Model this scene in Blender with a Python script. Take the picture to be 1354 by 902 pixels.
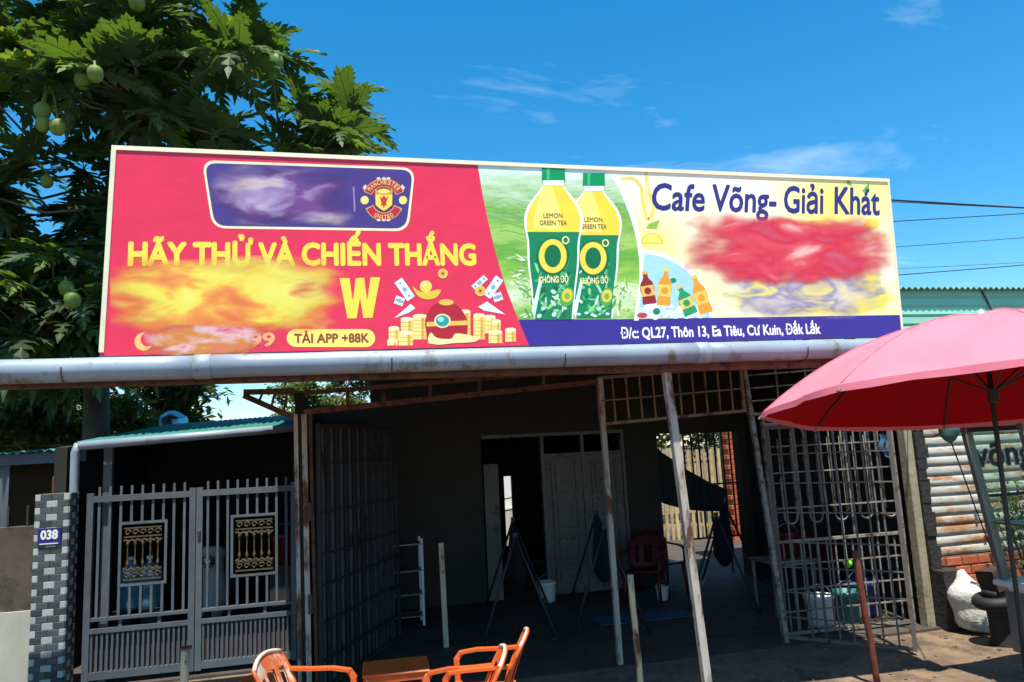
import bpy, math, random
from mathutils import Vector, Matrix, Quaternion, noise as mnoise
random.seed(7)
sc = bpy.context.scene
for o in list(bpy.data.objects): bpy.data.objects.remove(o)
COL = sc.collection
rad = math.radians
# ---------------------------------------------------------------- camera
F, CX, CY, EYE = 980.0, 677.0, 451.0, Vector((0, 0, 2.08))
YAW, PITCH, ROLL = 0.23142, 0.14641, -0.05011
fw = Vector((math.sin(YAW)*math.cos(PITCH), math.cos(YAW)*math.cos(PITCH), math.sin(PITCH)))
r0 = Vector((math.cos(YAW), -math.sin(YAW), 0)); u0 = r0.cross(fw)
rt = math.cos(ROLL)*r0 + math.sin(ROLL)*u0
up = -math.sin(ROLL)*r0 + math.cos(ROLL)*u0
cam = bpy.data.cameras.new('camera'); cam.sensor_width = 36; cam.lens = F/1354*36
cam.clip_start = .05; cam.clip_end = 3000
co = bpy.data.objects.new('camera', cam); COL.objects.link(co)
co.matrix_world = Matrix(((rt.x, up.x, -fw.x, EYE.x), (rt.y, up.y, -fw.y, EYE.y), (rt.z, up.z, -fw.z, EYE.z), (0, 0, 0, 1)))
sc.camera = co
def ray(x, y): return (x-CX)/F*rt - (y-CY)/F*up + fw
def onY(x, y, Y): d = ray(x, y); return EYE + d*(Y/d.y)
def onX(x, y, X): d = ray(x, y); return EYE + d*(X/d.x)
def onZ(x, y, Z=0): d = ray(x, y); return EYE + d*((Z-EYE.z)/d.z)
def pix(P):
    q = Vector(P)-EYE; k = q.dot(fw)
    return (CX+F*q.dot(rt)/k, CY-F*q.dot(up)/k, k)
# ---------------------------------------------------------------- sky, sun, exposure
SUN_EL, SUN_AZ = rad(72), rad(192)      # azimuth from +Y towards +X
sdir = Vector((math.sin(SUN_AZ)*math.cos(SUN_EL), math.cos(SUN_AZ)*math.cos(SUN_EL), math.sin(SUN_EL)))
w = bpy.data.worlds.new('World'); sc.world = w; w.use_nodes = True
nt = w.node_tree; N = nt.nodes; L = nt.links; N.clear()
out = N.new('ShaderNodeOutputWorld'); bg = N.new('ShaderNodeBackground'); bg.inputs[1].default_value = .13
sky = N.new('ShaderNodeTexSky'); sky.sky_type = 'NISHITA'; sky.sun_disc = False
sky.sun_elevation = SUN_EL; sky.sun_rotation = SUN_AZ; sky.air_density = 1.0; sky.dust_density = .4; sky.ozone_density = 4.0
tc = N.new('ShaderNodeTexCoord'); sp = N.new('ShaderNodeSeparateXYZ'); L.new(tc.outputs['Generated'], sp.inputs[0])
mz = N.new('ShaderNodeMath'); mz.operation = 'MAXIMUM'; mz.inputs[1].default_value = .04; L.new(sp.outputs[2], mz.inputs[0])
dv = []
for k in (0, 1):
    m = N.new('ShaderNodeMath'); m.operation = 'DIVIDE'; L.new(sp.outputs[k], m.inputs[0]); L.new(mz.outputs[0], m.inputs[1]); dv.append(m)
cb = N.new('ShaderNodeCombineXYZ'); L.new(dv[0].outputs[0], cb.inputs[0]); L.new(dv[1].outputs[0], cb.inputs[1])
mp = N.new('ShaderNodeMapping'); mp.inputs['Scale'].default_value = (.55, 1.0, 1); mp.inputs['Rotation'].default_value = (0, 0, rad(28)); mp.inputs['Location'].default_value = (1.863, .212, 0)
L.new(cb.outputs[0], mp.inputs[0])
n1 = N.new('ShaderNodeTexNoise'); n1.inputs['Scale'].default_value = 1.1; n1.inputs['Detail'].default_value = 9; n1.inputs['Roughness'].default_value = .58; n1.inputs['Distortion'].default_value = .6
L.new(mp.outputs[0], n1.inputs['Vector'])
rp = N.new('ShaderNodeValToRGB'); rp.color_ramp.elements[0].position = .578; rp.color_ramp.elements[1].position = .9; rp.color_ramp.elements[1].color = (.75, .75, .75, 1)
L.new(n1.outputs[0], rp.inputs[0])
mx = N.new('ShaderNodeMix'); mx.data_type = 'RGBA'; mx.inputs[7].default_value = (6.2, 6.8, 7.6, 1)
L.new(rp.outputs[0], mx.inputs[0]); hsv = N.new('ShaderNodeHueSaturation'); hsv.inputs['Saturation'].default_value = 1.38; hsv.inputs['Hue'].default_value = .488; hsv.inputs['Value'].default_value = 1.0; L.new(sky.outputs[0], hsv.inputs['Color']); L.new(hsv.outputs[0], mx.inputs[6]); L.new(mx.outputs[2], bg.inputs[0]); L.new(bg.outputs[0], out.inputs[0])
sl = bpy.data.lights.new('sun', 'SUN'); sl.energy = 4.8; sl.angle = rad(.53); sl.color = (1, .95, .86)
so = bpy.data.objects.new('sun', sl); COL.objects.link(so); so.location = (0, 0, 30)
so.rotation_euler = sdir.to_track_quat('Z', 'Y').to_euler()
vs = sc.view_settings; vs.view_transform = 'Standard'; vs.look = 'None'; vs.exposure = .75; vs.gamma = 1; vs.use_curve_mapping = False
# ---------------------------------------------------------------- materials
def lin(c): return tuple((v/255/12.92 if v/255 <= .04045 else ((v/255+.055)/1.055)**2.4) for v in c)
MATS = {}
def mat(name, c, rough=.6, metal=0, var=.18, scale=6, bump=.15, bscale=40, spot=None, spotamt=.45, spotscale=5, trans=None, stretch=(1, 1, 1), spec=.5, rnd=.12, bdist=.01):
    if name in MATS: return MATS[name]
    m = bpy.data.materials.new(name); m.use_nodes = True; n = m.node_tree.nodes; l = m.node_tree.links
    b = n['Principled BSDF']; b.inputs['Roughness'].default_value = rough; b.inputs['Metallic'].default_value = metal
    b.inputs['Specular IOR Level'].default_value = spec
    col = lin(c)
    t = n.new('ShaderNodeTexCoord'); oi = n.new('ShaderNodeObjectInfo'); mp = n.new('ShaderNodeMapping'); mp.inputs['Scale'].default_value = stretch
    l.new(t.outputs['Object'], mp.inputs[0])
    wv = n.new('ShaderNodeMath'); wv.operation = 'MULTIPLY'; wv.inputs[1].default_value = 37; l.new(oi.outputs['Random'], wv.inputs[0])
    def nz(s, det=5, rgh=.6):
        q = n.new('ShaderNodeTexNoise'); q.noise_dimensions = '4D'; q.inputs['Scale'].default_value = s; q.inputs['Detail'].default_value = det; q.inputs['Roughness'].default_value = rgh
        l.new(mp.outputs[0], q.inputs['Vector']); l.new(wv.outputs[0], q.inputs['W']); return q
    a = nz(scale); rp = n.new('ShaderNodeValToRGB')
    rp.color_ramp.elements[0].position = .3; rp.color_ramp.elements[1].position = .7
    rp.color_ramp.elements[0].color = (*[max(0, v*(1-var)) for v in col], 1); rp.color_ramp.elements[1].color = (*[min(1, v*(1+var)) for v in col], 1)
    l.new(a.outputs[0], rp.inputs[0]); cs = rp.outputs[0]
    if rnd:
        hs = n.new('ShaderNodeHueSaturation'); mr = n.new('ShaderNodeMapRange'); mr.inputs[3].default_value = 1-rnd; mr.inputs[4].default_value = 1+rnd
        l.new(oi.outputs['Random'], mr.inputs[0]); l.new(mr.outputs[0], hs.inputs['Value']); l.new(cs, hs.inputs['Color']); cs = hs.outputs[0]
    if spot:
        s = nz(spotscale, 8, .68); sr = n.new('ShaderNodeValToRGB'); sr.color_ramp.elements[0].position = 1-spotamt-.04; sr.color_ramp.elements[1].position = 1-spotamt+.06
        l.new(s.outputs[0], sr.inputs[0]); mx = n.new('ShaderNodeMix'); mx.data_type = 'RGBA'; mx.inputs[7].default_value = (*lin(spot), 1)
        l.new(sr.outputs[0], mx.inputs[0]); l.new(cs, mx.inputs[6]); cs = mx.outputs[2]
        ro = n.new('ShaderNodeMapRange'); ro.inputs[3].default_value = rough; ro.inputs[4].default_value = .9; l.new(sr.outputs[0], ro.inputs[0]); l.new(ro.outputs[0], b.inputs['Roughness'])
    l.new(cs, b.inputs['Base Color'])
    if bump:
        bn = nz(bscale, 4); bp = n.new('ShaderNodeBump'); bp.inputs['Strength'].default_value = bump; bp.inputs['Distance'].default_value = bdist
        l.new(bn.outputs[0], bp.inputs['Height']); l.new(bp.outputs[0], b.inputs['Normal'])
    if trans:
        tr = n.new('ShaderNodeBsdfTranslucent'); tr.inputs[0].default_value = (*lin(trans[0]), 1); ms = n.new('ShaderNodeMixShader'); ms.inputs[0].default_value = trans[1]
        l.new(b.outputs[0], ms.inputs[1]); l.new(tr.outputs[0], ms.inputs[2]); l.new(ms.outputs[0], n['Material Output'].inputs[0])
    MATS[name] = m; return m
def glass(name, c=(225, 240, 235), rough=.02):
    if name in MATS: return MATS[name]
    m = bpy.data.materials.new(name); m.use_nodes = True; n = m.node_tree.nodes; l = m.node_tree.links; n.clear()
    o = n.new('ShaderNodeOutputMaterial'); ms = n.new('ShaderNodeMixShader'); t = n.new('ShaderNodeBsdfTransparent'); g = n.new('ShaderNodeBsdfGlossy')
    t.inputs[0].default_value = (*lin(c), 1); g.inputs['Roughness'].default_value = rough; ms.inputs[0].default_value = .07
    l.new(t.outputs[0], ms.inputs[1]); l.new(g.outputs[0], ms.inputs[2]); l.new(ms.outputs[0], o.inputs[0]); MATS[name] = m; return m
RUST = (92, 56, 38)
m_cream = mat('cream_paint', (232, 226, 190), .45, var=.06)
m_pipe = mat('grey_pipe', (136, 149, 160), .45, var=.14, scale=3, bump=.12, bscale=5, spot=(104, 96, 80), spotamt=.41, spotscale=4.5, stretch=(1, 1, .6), rnd=.05)
m_rust = mat('rusty_steel', (98, 66, 50), .8, var=.35, scale=9, spot=(62, 40, 30), spotamt=.45, spotscale=14)
m_white_rust = mat('chipped_white_paint', (164, 158, 146), .6, var=.22, spot=RUST, spotamt=.47, spotscale=8, stretch=(1, 1, .3))
m_cream_rust = mat('chipped_cream_paint', (186, 172, 140), .6, var=.15, spot=RUST, spotamt=.44, spotscale=9, stretch=(1, 1, .35))
m_redrust = mat('red_rust', (110, 52, 38), .85, var=.3, scale=12, spot=(70, 38, 30), spotamt=.4)
m_gate = mat('grey_gate_paint', (84, 91, 97), .6, var=.2, scale=5, spot=(90, 80, 72), spotamt=.3, spotscale=10)
m_gatelow = mat('grey_ribbed_sheet', (84, 70, 70), .7, var=.25, scale=3, spot=(60, 52, 52), spotamt=.42, spotscale=3)
m_gold = mat('old_gold_cast', (84, 74, 52), .65, metal=.1, var=.35, scale=14, spot=(70, 55, 30), spotamt=.4, spotscale=18)
m_dark = mat('dark_metal', (46, 44, 44), .6, var=.25)
m_grille = mat('worn_grille_paint', (132, 128, 120), .6, var=.2, scale=8, spot=(84, 62, 48), spotamt=.46, spotscale=12)
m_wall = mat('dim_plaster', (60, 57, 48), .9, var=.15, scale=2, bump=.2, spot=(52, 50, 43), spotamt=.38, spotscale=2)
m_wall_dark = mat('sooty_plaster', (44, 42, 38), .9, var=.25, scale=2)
m_conc = mat('pale_concrete', (176, 174, 158), .9, var=.2, scale=2.5, spot=(110, 108, 96), spotamt=.36, spotscale=3, stretch=(1, 1, .4))
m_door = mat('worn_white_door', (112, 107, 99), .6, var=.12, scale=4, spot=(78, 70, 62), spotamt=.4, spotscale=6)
m_green_roof = mat('green_roof_sheet', (30, 112, 98), .75, var=.15, scale=3, spot=(46, 80, 72), spotamt=.34, spotscale=3)
m_green_pale = mat('pale_green_sheet', (138, 202, 174), .5, var=.1, scale=2, spot=(112, 146, 124), spotamt=.34, spotscale=4, stretch=(1, 1, .3))
m_zinc = mat('rusting_zinc', (188, 184, 170), .8, metal=0, var=.22, scale=4, spot=(160, 112, 72), spotamt=.48, spotscale=3.2, stretch=(.5, 1, 1.6))
m_brick = mat('orange_brick', (178, 92, 58), .9, var=.25, scale=14, bump=.3, rnd=.25, spot=(120, 66, 46), spotamt=.36, spotscale=12)
m_mortar = mat('mortar', (88, 78, 68), .95, var=.2, scale=14)
m_ground = mat('packed_dirt', (116, 96, 75), .95, var=.4, scale=1.6, bump=.7, bscale=18, spot=(84, 70, 57), spotamt=.47, spotscale=2.2, bdist=.03)
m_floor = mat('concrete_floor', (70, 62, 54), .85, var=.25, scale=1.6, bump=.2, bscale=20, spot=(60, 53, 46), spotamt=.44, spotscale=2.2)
m_steel = mat('stainless_steel', (190, 192, 192), .22, metal=.9, var=.08, bump=.05)
m_black = mat('black_rubber', (26, 25, 25), .65, var=.3)
m_orange = mat('orange_plastic', (198, 90, 34), .5, var=.18, scale=5, bump=.08, spot=(196, 120, 74), spotamt=.36, spotscale=6)
m_orange_glint = mat('sun_bleached_plastic', (208, 196, 178), .5, var=.1, scale=8, spot=(204, 120, 70), spotamt=.34, spotscale=7)  # whitish sun glint of the chair tops put into the colour
m_redpl = mat('red_plastic', (84, 17, 17), .4, var=.12)
m_bluepl = mat('blue_plastic', (34, 66, 128), .45, var=.15)
m_umb = mat('sun_faded_umbrella_cloth', (228, 126, 140), .8, var=.1, scale=2, bump=.3, bscale=5, trans=((214, 30, 36), .15), spec=.2)  # red cloth made pink: fading plus blown-out sunlight put into the colour
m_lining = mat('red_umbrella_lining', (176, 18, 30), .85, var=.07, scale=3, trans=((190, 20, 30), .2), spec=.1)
m_sack = mat('white_woven_sack', (190, 190, 182), .85, var=.2, scale=7, bump=.9, bscale=7, bdist=.04, spot=(150, 146, 136), spotamt=.38, spotscale=5)
m_wood = mat('dark_wood', (58, 44, 36), .7, var=.3, scale=10, stretch=(.2, 1, 1))
m_cart = mat('white_cart_panel', (206, 208, 206), .4, var=.07, scale=4, spot=(160, 156, 148), spotamt=.3)
m_alu = mat('dull_aluminium', (138, 134, 128), .45, metal=.5, var=.15, scale=8)
m_bark = mat('grey_bark', (104, 92, 78), .95, var=.3, scale=6, bump=.6, bscale=16, bdist=.02)
m_leaf = mat('breadfruit_leaf', (62, 80, 54), .52, var=.35, scale=2, bump=.12, bscale=22, trans=((104, 136, 34), .32), rnd=.4, spec=.25)
m_leaf_y = mat('young_breadfruit_leaf', (88, 116, 42), .6, var=.22, scale=2, bump=.12, bscale=22, trans=((150, 180, 40), .3), rnd=.2)
m_rib = mat('leaf_midrib', (96, 116, 62), .7, spec=.2)
m_fruit = mat('breadfruit_skin', (96, 116, 36), .6, var=.15, scale=20, bump=.7, bscale=60, bdist=.008)
m_leaf2 = mat('small_tree_leaf', (40, 62, 28), .45, var=.35, scale=1.2, trans=((110, 150, 40), .22), rnd=.15, bump=0)
m_leaf3 = mat('olive_tree_leaf', (70, 86, 38), .5, var=.35, scale=1.2, trans=((140, 160, 50), .22), rnd=.15, bump=0)
m_wire = mat('black_cable', (22, 22, 24), .6, var=.1, bump=0)
m_tile_w = mat('white_tile', (164, 172, 170), .25, var=.08, rnd=.12)
m_tile_d = mat('dark_grey_tile', (66, 76, 78), .3, var=.25, rnd=.35)
m_blue_sign = mat('blue_enamel', (24, 32, 110), .3, var=.05, bump=0)
m_white = mat('white_enamel', (226, 226, 222), .4, var=.04, bump=0)
m_bottle = mat('blue_water_jug', (90, 150, 176), .15, var=.1, trans=((120, 190, 210), .4), bump=0)
m_shirt = mat('pale_motorbike_paint', (170, 178, 180), .35, var=.1)
m_tarp = mat('dark_tarp', (34, 46, 44), .7, var=.25, bump=.3, bscale=6)
m_bamboo = mat('pale_bamboo', (190, 168, 122), .7, var=.25, rnd=.25)
# ---------------------------------------------------------------- mesh tools
class MB:
    def __init__(s): s.v = []; s.f = []; s.mi = []
    def add(s, vs, fs, k=0):
        b = len(s.v); s.v += [tuple(p) for p in vs]; s.f += [tuple(i+b for i in f) for f in fs]; s.mi += [k]*len(fs); return s
    def frame(s, c, ax, ay, az, sx, sy, sz, k=0, bev=0):
        c = Vector(c)
        if not bev:
            vs = [c + ax*(i*sx/2) + ay*(j*sy/2) + az*(q*sz/2) for i in (-1, 1) for j in (-1, 1) for q in (-1, 1)]
            return s.add(vs, [(0, 1, 3, 2), (4, 6, 7, 5), (0, 4, 5, 1), (2, 3, 7, 6), (0, 2, 6, 4), (1, 5, 7, 3)], k)
        b = bev; prof = [(sx/2-b, sy/2), (sx/2, sy/2-b), (sx/2, -sy/2+b), (sx/2-b, -sy/2), (-sx/2+b, -sy/2), (-sx/2, -sy/2+b), (-sx/2, sy/2-b), (-sx/2+b, sy/2)]
        rings = []
        for q, ins in ((-sz/2, b), (-sz/2+b, 0), (sz/2-b, 0), (sz/2, b)):
            fx = (sx/2-ins)/(sx/2); fy = (sy/2-ins)/(sy/2)
            rings += [c + ax*(x*fx) + ay*(y*fy) + az*q for x, y in prof]
        fs = [tuple(range(0, 8)), tuple(range(31, 23, -1))]
        for rr in range(3):
            for i in range(8): fs.append((rr*8+i, rr*8+(i+1) % 8, rr*8+8+(i+1) % 8, rr*8+8+i)[::-1])
        return s.add(rings, fs, k)
    def box(s, c, sz, k=0, rz=0, bev=0):
        ax = Vector((math.cos(rz), math.sin(rz), 0)); ay = Vector((-math.sin(rz), math.cos(rz), 0))
        return s.frame(c, ax, ay, Vector((0, 0, 1)), *sz, k=k, bev=bev)
    def bx(s, x0, x1, y0, y1, z0, z1, k=0, bev=0): return s.box(((x0+x1)/2, (y0+y1)/2, (z0+z1)/2), (x1-x0, y1-y0, z1-z0), k, 0, bev)
    def bar(s, a, b, w_, d_, k=0, hint=(0, 1, 0)):
        a = Vector(a); b = Vector(b); z = (b-a); ln = z.length; z.normalize(); h = Vector(hint)
        if abs(z.dot(h)) > .95: h = Vector((1, 0, 0))
        x = h.cross(z).normalized(); y = z.cross(x)
        return s.frame((a+b)/2, x, y, z, w_, d_, ln, k)
    def tube(s, pts, r, n=8, k=0, cap=True):
        pts = [Vector(p) for p in pts]; rs = r if isinstance(r, (list, tuple)) else [r]*len(pts)
        vs = []; fs = []; ref = Vector((0, 0, 1)); prev = None
        for i, p in enumerate(pts):
            t = (pts[min(i+1, len(pts)-1)]-pts[max(i-1, 0)]).normalized()
            if prev is None:
                h = ref if abs(t.dot(ref)) < .9 else Vector((1, 0, 0)); x = h.cross(t).normalized()
            else: x = (prev - t*prev.dot(t)).normalized()
            prev = x; y = t.cross(x)
            vs += [p + (x*math.cos(2*math.pi*j/n) + y*math.sin(2*math.pi*j/n))*rs[i] for j in range(n)]
        for i in range(len(pts)-1):
            for j in range(n): fs.append((i*n+j, i*n+(j+1) % n, (i+1)*n+(j+1) % n, (i+1)*n+j))
        if cap: fs.append(tuple(range(n-1, -1, -1))); e = (len(pts)-1)*n; fs.append(tuple(range(e, e+n)))
        return s.add(vs, fs, k)
    def lathe(s, c, prof, n=16, k=0, ax=Vector((1, 0, 0)), ay=Vector((0, 1, 0)), az=Vector((0, 0, 1)), sq=1):
        c = Vector(c); vs = []; fs = []
        for r, z in prof:
            vs += [c + ax*(math.cos(2*math.pi*j/n)*r) + ay*(math.sin(2*math.pi*j/n)*r*sq) + az*z for j in range(n)]
        for i in range(len(prof)-1):
            for j in range(n): fs.append((i*n+j, i*n+(j+1) % n, (i+1)*n+(j+1) % n, (i+1)*n+j))
        fs.append(tuple(range(n-1, -1, -1))); e = (len(prof)-1)*n; fs.append(tuple(range(e, e+n)))
        return s.add(vs, fs, k)
    def slab(s, a, b, c, d, th, k=0):
        a, b, c, d = map(Vector, (a, b, c, d)); nn = (b-a).cross(d-a).normalized()*th
        return s.add([a, b, c, d, a+nn, b+nn, c+nn, d+nn], [(0, 3, 2, 1), (4, 5, 6, 7), (0, 1, 5, 4), (1, 2, 6, 5), (2, 3, 7, 6), (3, 0, 4, 7)], k)
    def mesh(s, name, mats, smooth=False):
        m = bpy.data.meshes.new(name); m.from_pydata(s.v, [], s.f)
        for q in (mats if isinstance(mats, (list, tuple)) else [mats]): m.materials.append(q)
        if any(s.mi): m.polygons.foreach_set('material_index', s.mi)
        if smooth: m.polygons.foreach_set('use_smooth', [True]*len(m.polygons))
        m.update(); return m
WM = {}
def link(o, parent=None):
    COL.objects.link(o)
    if parent is not None:
        o.parent = parent; o.matrix_parent_inverse = WM[parent.name].inverted()
        WM[o.name] = o.matrix_basis.copy()
    else: WM[o.name] = o.matrix_basis.copy()
    return o
def obj(name, mb, mats, parent=None, smooth=False):
    me = mb if isinstance(mb, bpy.types.Mesh) else mb.mesh(name, mats, smooth)
    return link(bpy.data.objects.new(name, me), parent)
def inst(name, me, M, parent):
    o = bpy.data.objects.new(name, me); o.matrix_basis = M if isinstance(M, Matrix) else Matrix.Translation(M); return link(o, parent)
def tag(o, label, cat, group=None):
    o['label'] = label; o['category'] = cat
    if group: o['group'] = group
    return o
def thing(name, loc, label, cat, group=None):
    o = bpy.data.objects.new(name, None); o.empty_display_size = .2; o.location = loc
    o.matrix_basis = Matrix.Translation(Vector(loc)); link(o); return tag(o, label, cat, group)
def struct(o): o['kind'] = 'structure'; return o
def dup(root, M, label=None, group=None):
    r = root.copy(); COL.objects.link(r); r.matrix_basis = M
    if label: r['label'] = label
    if group: r['group'] = group
    def rec(src, dst):
        for ch in src.children:
            c = ch.copy(); COL.objects.link(c); c.parent = dst; c.matrix_parent_inverse = ch.matrix_parent_inverse.copy(); rec(ch, c)
    rec(root, r); return r
def TR(x, y, z=0, rz=0): return Matrix.Translation((x, y, z)) @ Matrix.Rotation(rz, 4, 'Z')
def X_(v): return Vector((v, 0, 0))
# ================================================================ THE SETTING
YB, YF, YW, YG = 5.2, 7.06, 10.6, 8.4      # billboard, shop front, back wall, neighbour's gate
mb = MB(); NX, NY = 90, 60
def gz(x, y):
    e = min(1, max(0, (x+8)/2), max(0, (12-x)/2), max(0, (y-1)/1.5), max(0, (6.95-y)/.6)); e = max(0, e)
    return e*.035*(mnoise.noise((x*1.3, y*1.9, 0))+.5*mnoise.noise((x*3.7, y*4.9, 3)))-.012
xs = [-300, -60, -20] + [-8+20*i/NX for i in range(NX+1)] + [30, 80, 300]
ys = [-200, -40, -8] + [1+7*i/NY for i in range(NY+1)] + [12, 20, 60, 400]
for y in ys:
    for x in xs: mb.v.append((x, y, gz(x, y)))
W_ = len(xs)
for j in range(len(ys)-1):
    for i in range(W_-1): mb.f.append((j*W_+i, j*W_+i+1, (j+1)*W_+i+1, (j+1)*W_+i)); mb.mi.append(0)
struct(obj('ground', mb, m_ground, smooth=True))
struct(obj('road', MB().add([(-300, -9, .002), (300, -9, .002), (300, 1.4, .002), (-300, 1.4, .002)], [(0, 1, 2, 3)]), mat('asphalt', (62, 61, 60), .9, var=.2, scale=4, bump=.4, bscale=60)))  # unseen dark road, added to cut light bounced into the hall
struct(obj('road_edge_line', MB().add([(-300, .95, .006), (300, .95, .006), (300, 1.07, .006), (-300, 1.07, .006)], [(0, 1, 2, 3)]), m_white))
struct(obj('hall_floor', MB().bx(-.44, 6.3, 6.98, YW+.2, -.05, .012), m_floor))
# ---------------------------------------------------------------- cafe building
cafe = thing('cafe_building', (3, YW, 0), 'dark open-fronted cafe hall with plastered back wall behind the iron gates', 'building')
TW = .2
def wallseg(x0, x1, z0, z1, y=YW, m=m_wall, name='wall'): return obj(name, MB().bx(x0, x1, y, y+TW, z0, z1), m, cafe)
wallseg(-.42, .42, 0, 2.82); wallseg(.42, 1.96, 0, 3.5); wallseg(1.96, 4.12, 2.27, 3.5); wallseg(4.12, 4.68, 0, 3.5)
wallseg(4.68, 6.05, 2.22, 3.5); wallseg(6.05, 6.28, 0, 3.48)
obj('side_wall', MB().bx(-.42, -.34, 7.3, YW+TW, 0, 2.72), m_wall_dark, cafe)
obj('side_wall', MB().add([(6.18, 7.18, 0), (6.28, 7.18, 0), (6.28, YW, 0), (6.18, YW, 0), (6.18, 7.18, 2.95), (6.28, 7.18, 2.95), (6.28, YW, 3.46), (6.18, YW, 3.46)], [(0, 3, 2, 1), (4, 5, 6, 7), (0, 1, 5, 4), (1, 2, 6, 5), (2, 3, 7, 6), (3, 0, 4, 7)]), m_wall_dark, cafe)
# roof of the hall: corrugated sheet climbing to the back
def corr(mb, x0, x1, ya, za, yb, zb, pitch=.14, amp=.018, th=.004, k=0):
    n = int((x1-x0)/pitch*4); rows = []
    for y, z in ((ya, za), (yb, zb)):
        rows.append([(x0+(x1-x0)*i/n, y, z+amp*math.sin(2*math.pi*i/4)) for i in range(n+1)])
    b = rows[0]+rows[1]; b += [(x, y, z-th) for x, y, z in b]; m = n+1
    fs = []
    for i in range(n): fs += [(i, i+1, m+i+1, m+i), (2*m+i, 3*m+i, 3*m+i+1, 2*m+i+1), (i, 2*m+i, 2*m+i+1, i+1), (m+i, m+i+1, 3*m+i+1, 3*m+i)]
    return mb.add(b, fs, k)
obj('roof', corr(MB(), -.75, 6.32, 7.02, 2.97, 11.4, 3.62), mat('old_zinc_roof', (120, 112, 104), .7, var=.2, spot=(90, 60, 44), spotamt=.42), cafe)
# dark back room behind the doorway, with its own far door left ajar
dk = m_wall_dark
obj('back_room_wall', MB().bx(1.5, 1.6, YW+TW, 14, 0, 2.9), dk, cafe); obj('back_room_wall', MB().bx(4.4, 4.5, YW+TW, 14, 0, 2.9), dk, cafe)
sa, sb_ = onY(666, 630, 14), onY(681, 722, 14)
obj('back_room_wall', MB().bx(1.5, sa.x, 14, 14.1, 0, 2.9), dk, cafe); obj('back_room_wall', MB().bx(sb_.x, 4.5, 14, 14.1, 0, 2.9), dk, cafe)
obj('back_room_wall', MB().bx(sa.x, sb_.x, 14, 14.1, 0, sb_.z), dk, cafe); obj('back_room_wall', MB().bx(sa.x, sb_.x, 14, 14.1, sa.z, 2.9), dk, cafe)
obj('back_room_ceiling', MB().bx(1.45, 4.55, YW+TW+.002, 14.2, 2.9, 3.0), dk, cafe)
bh = thing('far_house', (2.6, 18, 0), 'sunlit white house wall glimpsed through the slit of the back door', 'building'); obj('wall', MB().bx(.5, 5.5, 18, 18.2, 0, 3.1), m_white, bh); obj('plinth', MB().bx(.45, 5.5, 17.95, 17.998, 0, .7), m_conc, bh); obj('roof', MB().bx(.3, 5.7, 17.7, 19.5, 3.1, 3.2), m_green_roof, bh)  # wall added so the slit of the back door shows bright
mf = MB(); cx_ = (sa.x+sb_.x)/2
for zz in (sa.z-.33*(sa.z-sb_.z), sa.z-.5*(sa.z-sb_.z)): mf.bar((sa.x, 14.05, zz), (sb_.x, 14.05, zz+.02), .02, .02)
obj('window_bar', mf, m_dark, cafe)
# panel doors: two closed leaves with a transom, one leaf folded back
def door_leaf(x0, x1, z0, z1, y, panels, rz=0, hinge=None):
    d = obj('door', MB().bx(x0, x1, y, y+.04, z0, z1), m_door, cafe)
    hw = (x1-x0)
    for a, b in panels:
        za, zb = z0+(z1-z0)*a, z0+(z1-z0)*b; q = MB(); ex = .09
        for s_, o_ in ((0, .03), (.07, .022), (.1, .012)):
            xa, xb = x0+ex+s_, x1-ex-s_; zc, zd = za+s_, zb-s_; t_ = .026; yo = y-.006-o_
            if xb-xa < .1: continue
            q.bx(xa, xb, yo, y+.001, zd-t_, zd, 0); q.bx(xa, xb, yo, y+.001, zc, zc+t_)
            q.bx(xa, xa+t_, yo, y+.001, zc+t_, zd-t_); q.bx(xb-t_, xb, yo, y+.001, zc+t_, zd-t_)
        obj('raised_panel', q, m_door, d)
    return d
dl, dm, dr, dt = 2.853, 3.47, 4.1, 1.955
pan = [(.05, .2), (.23, .44), (.47, .68), (.71, .97)]
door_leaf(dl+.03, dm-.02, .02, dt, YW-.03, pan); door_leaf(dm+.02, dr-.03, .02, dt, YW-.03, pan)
fr = MB()
for x in (dl, dm, dr): fr.bx(x-.022, x+.022, YW-.06, YW+.03, .0, 2.26)
fr.bx(1.96, 4.12, YW-.06, YW+.03, 2.262, 2.31); fr.bx(dl+.022, dm-.022, YW-.06, YW+.03, dt+.005, dt+.05); fr.bx(dm+.022, dr-.022, YW-.06, YW+.03, dt+.005, dt+.05)
obj('door_frame', fr, m_door, cafe)
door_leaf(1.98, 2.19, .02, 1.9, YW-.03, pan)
# ---------------------------------------------------------------- yard behind the cafe, seen through the rear opening
yw = 15.2
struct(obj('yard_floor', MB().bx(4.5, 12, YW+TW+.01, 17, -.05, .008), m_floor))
fence = thing('bamboo_fence', (8, yw, 0), 'pale upright slat fence in the sunny yard behind the rear opening', 'fence')
fb = MB().box((0, 0, .95), (.07, .03, 1.9)).mesh('slat', m_bamboo)
for i in range(26): inst('slat', fb, Matrix.Translation((6.3+i*.125, yw, 0)) @ Matrix.Rotation(random.uniform(-.03, .03), 4, 'Y'), fence)
for z in (.5, 1.6): obj('rail', MB().bx(6.2, 9.6, yw+.02, yw+.06, z, z+.05), m_rust, fence)
bp = thing('brick_pillar', (8.75, 14.6, 0), 'orange brick pillar in the back yard seen through the rear opening', 'pillar')
q = onY(968, 600, 14.6)
pbm = MB().box((0, 0, .05), (.24, .24, .092), bev=.006).mesh('brick', m_brick)
obj('mortar_core', MB().bx(q.x-.19, q.x+.19, 14.42, 14.78, 0, 2.3), m_mortar, bp)
for i in range(22):
    for s in (-1, 1): inst('brick', pbm, Matrix.Translation((q.x+s*.1+(.02 if i % 2 else -.02), 14.5, i*.104)), bp)
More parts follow.
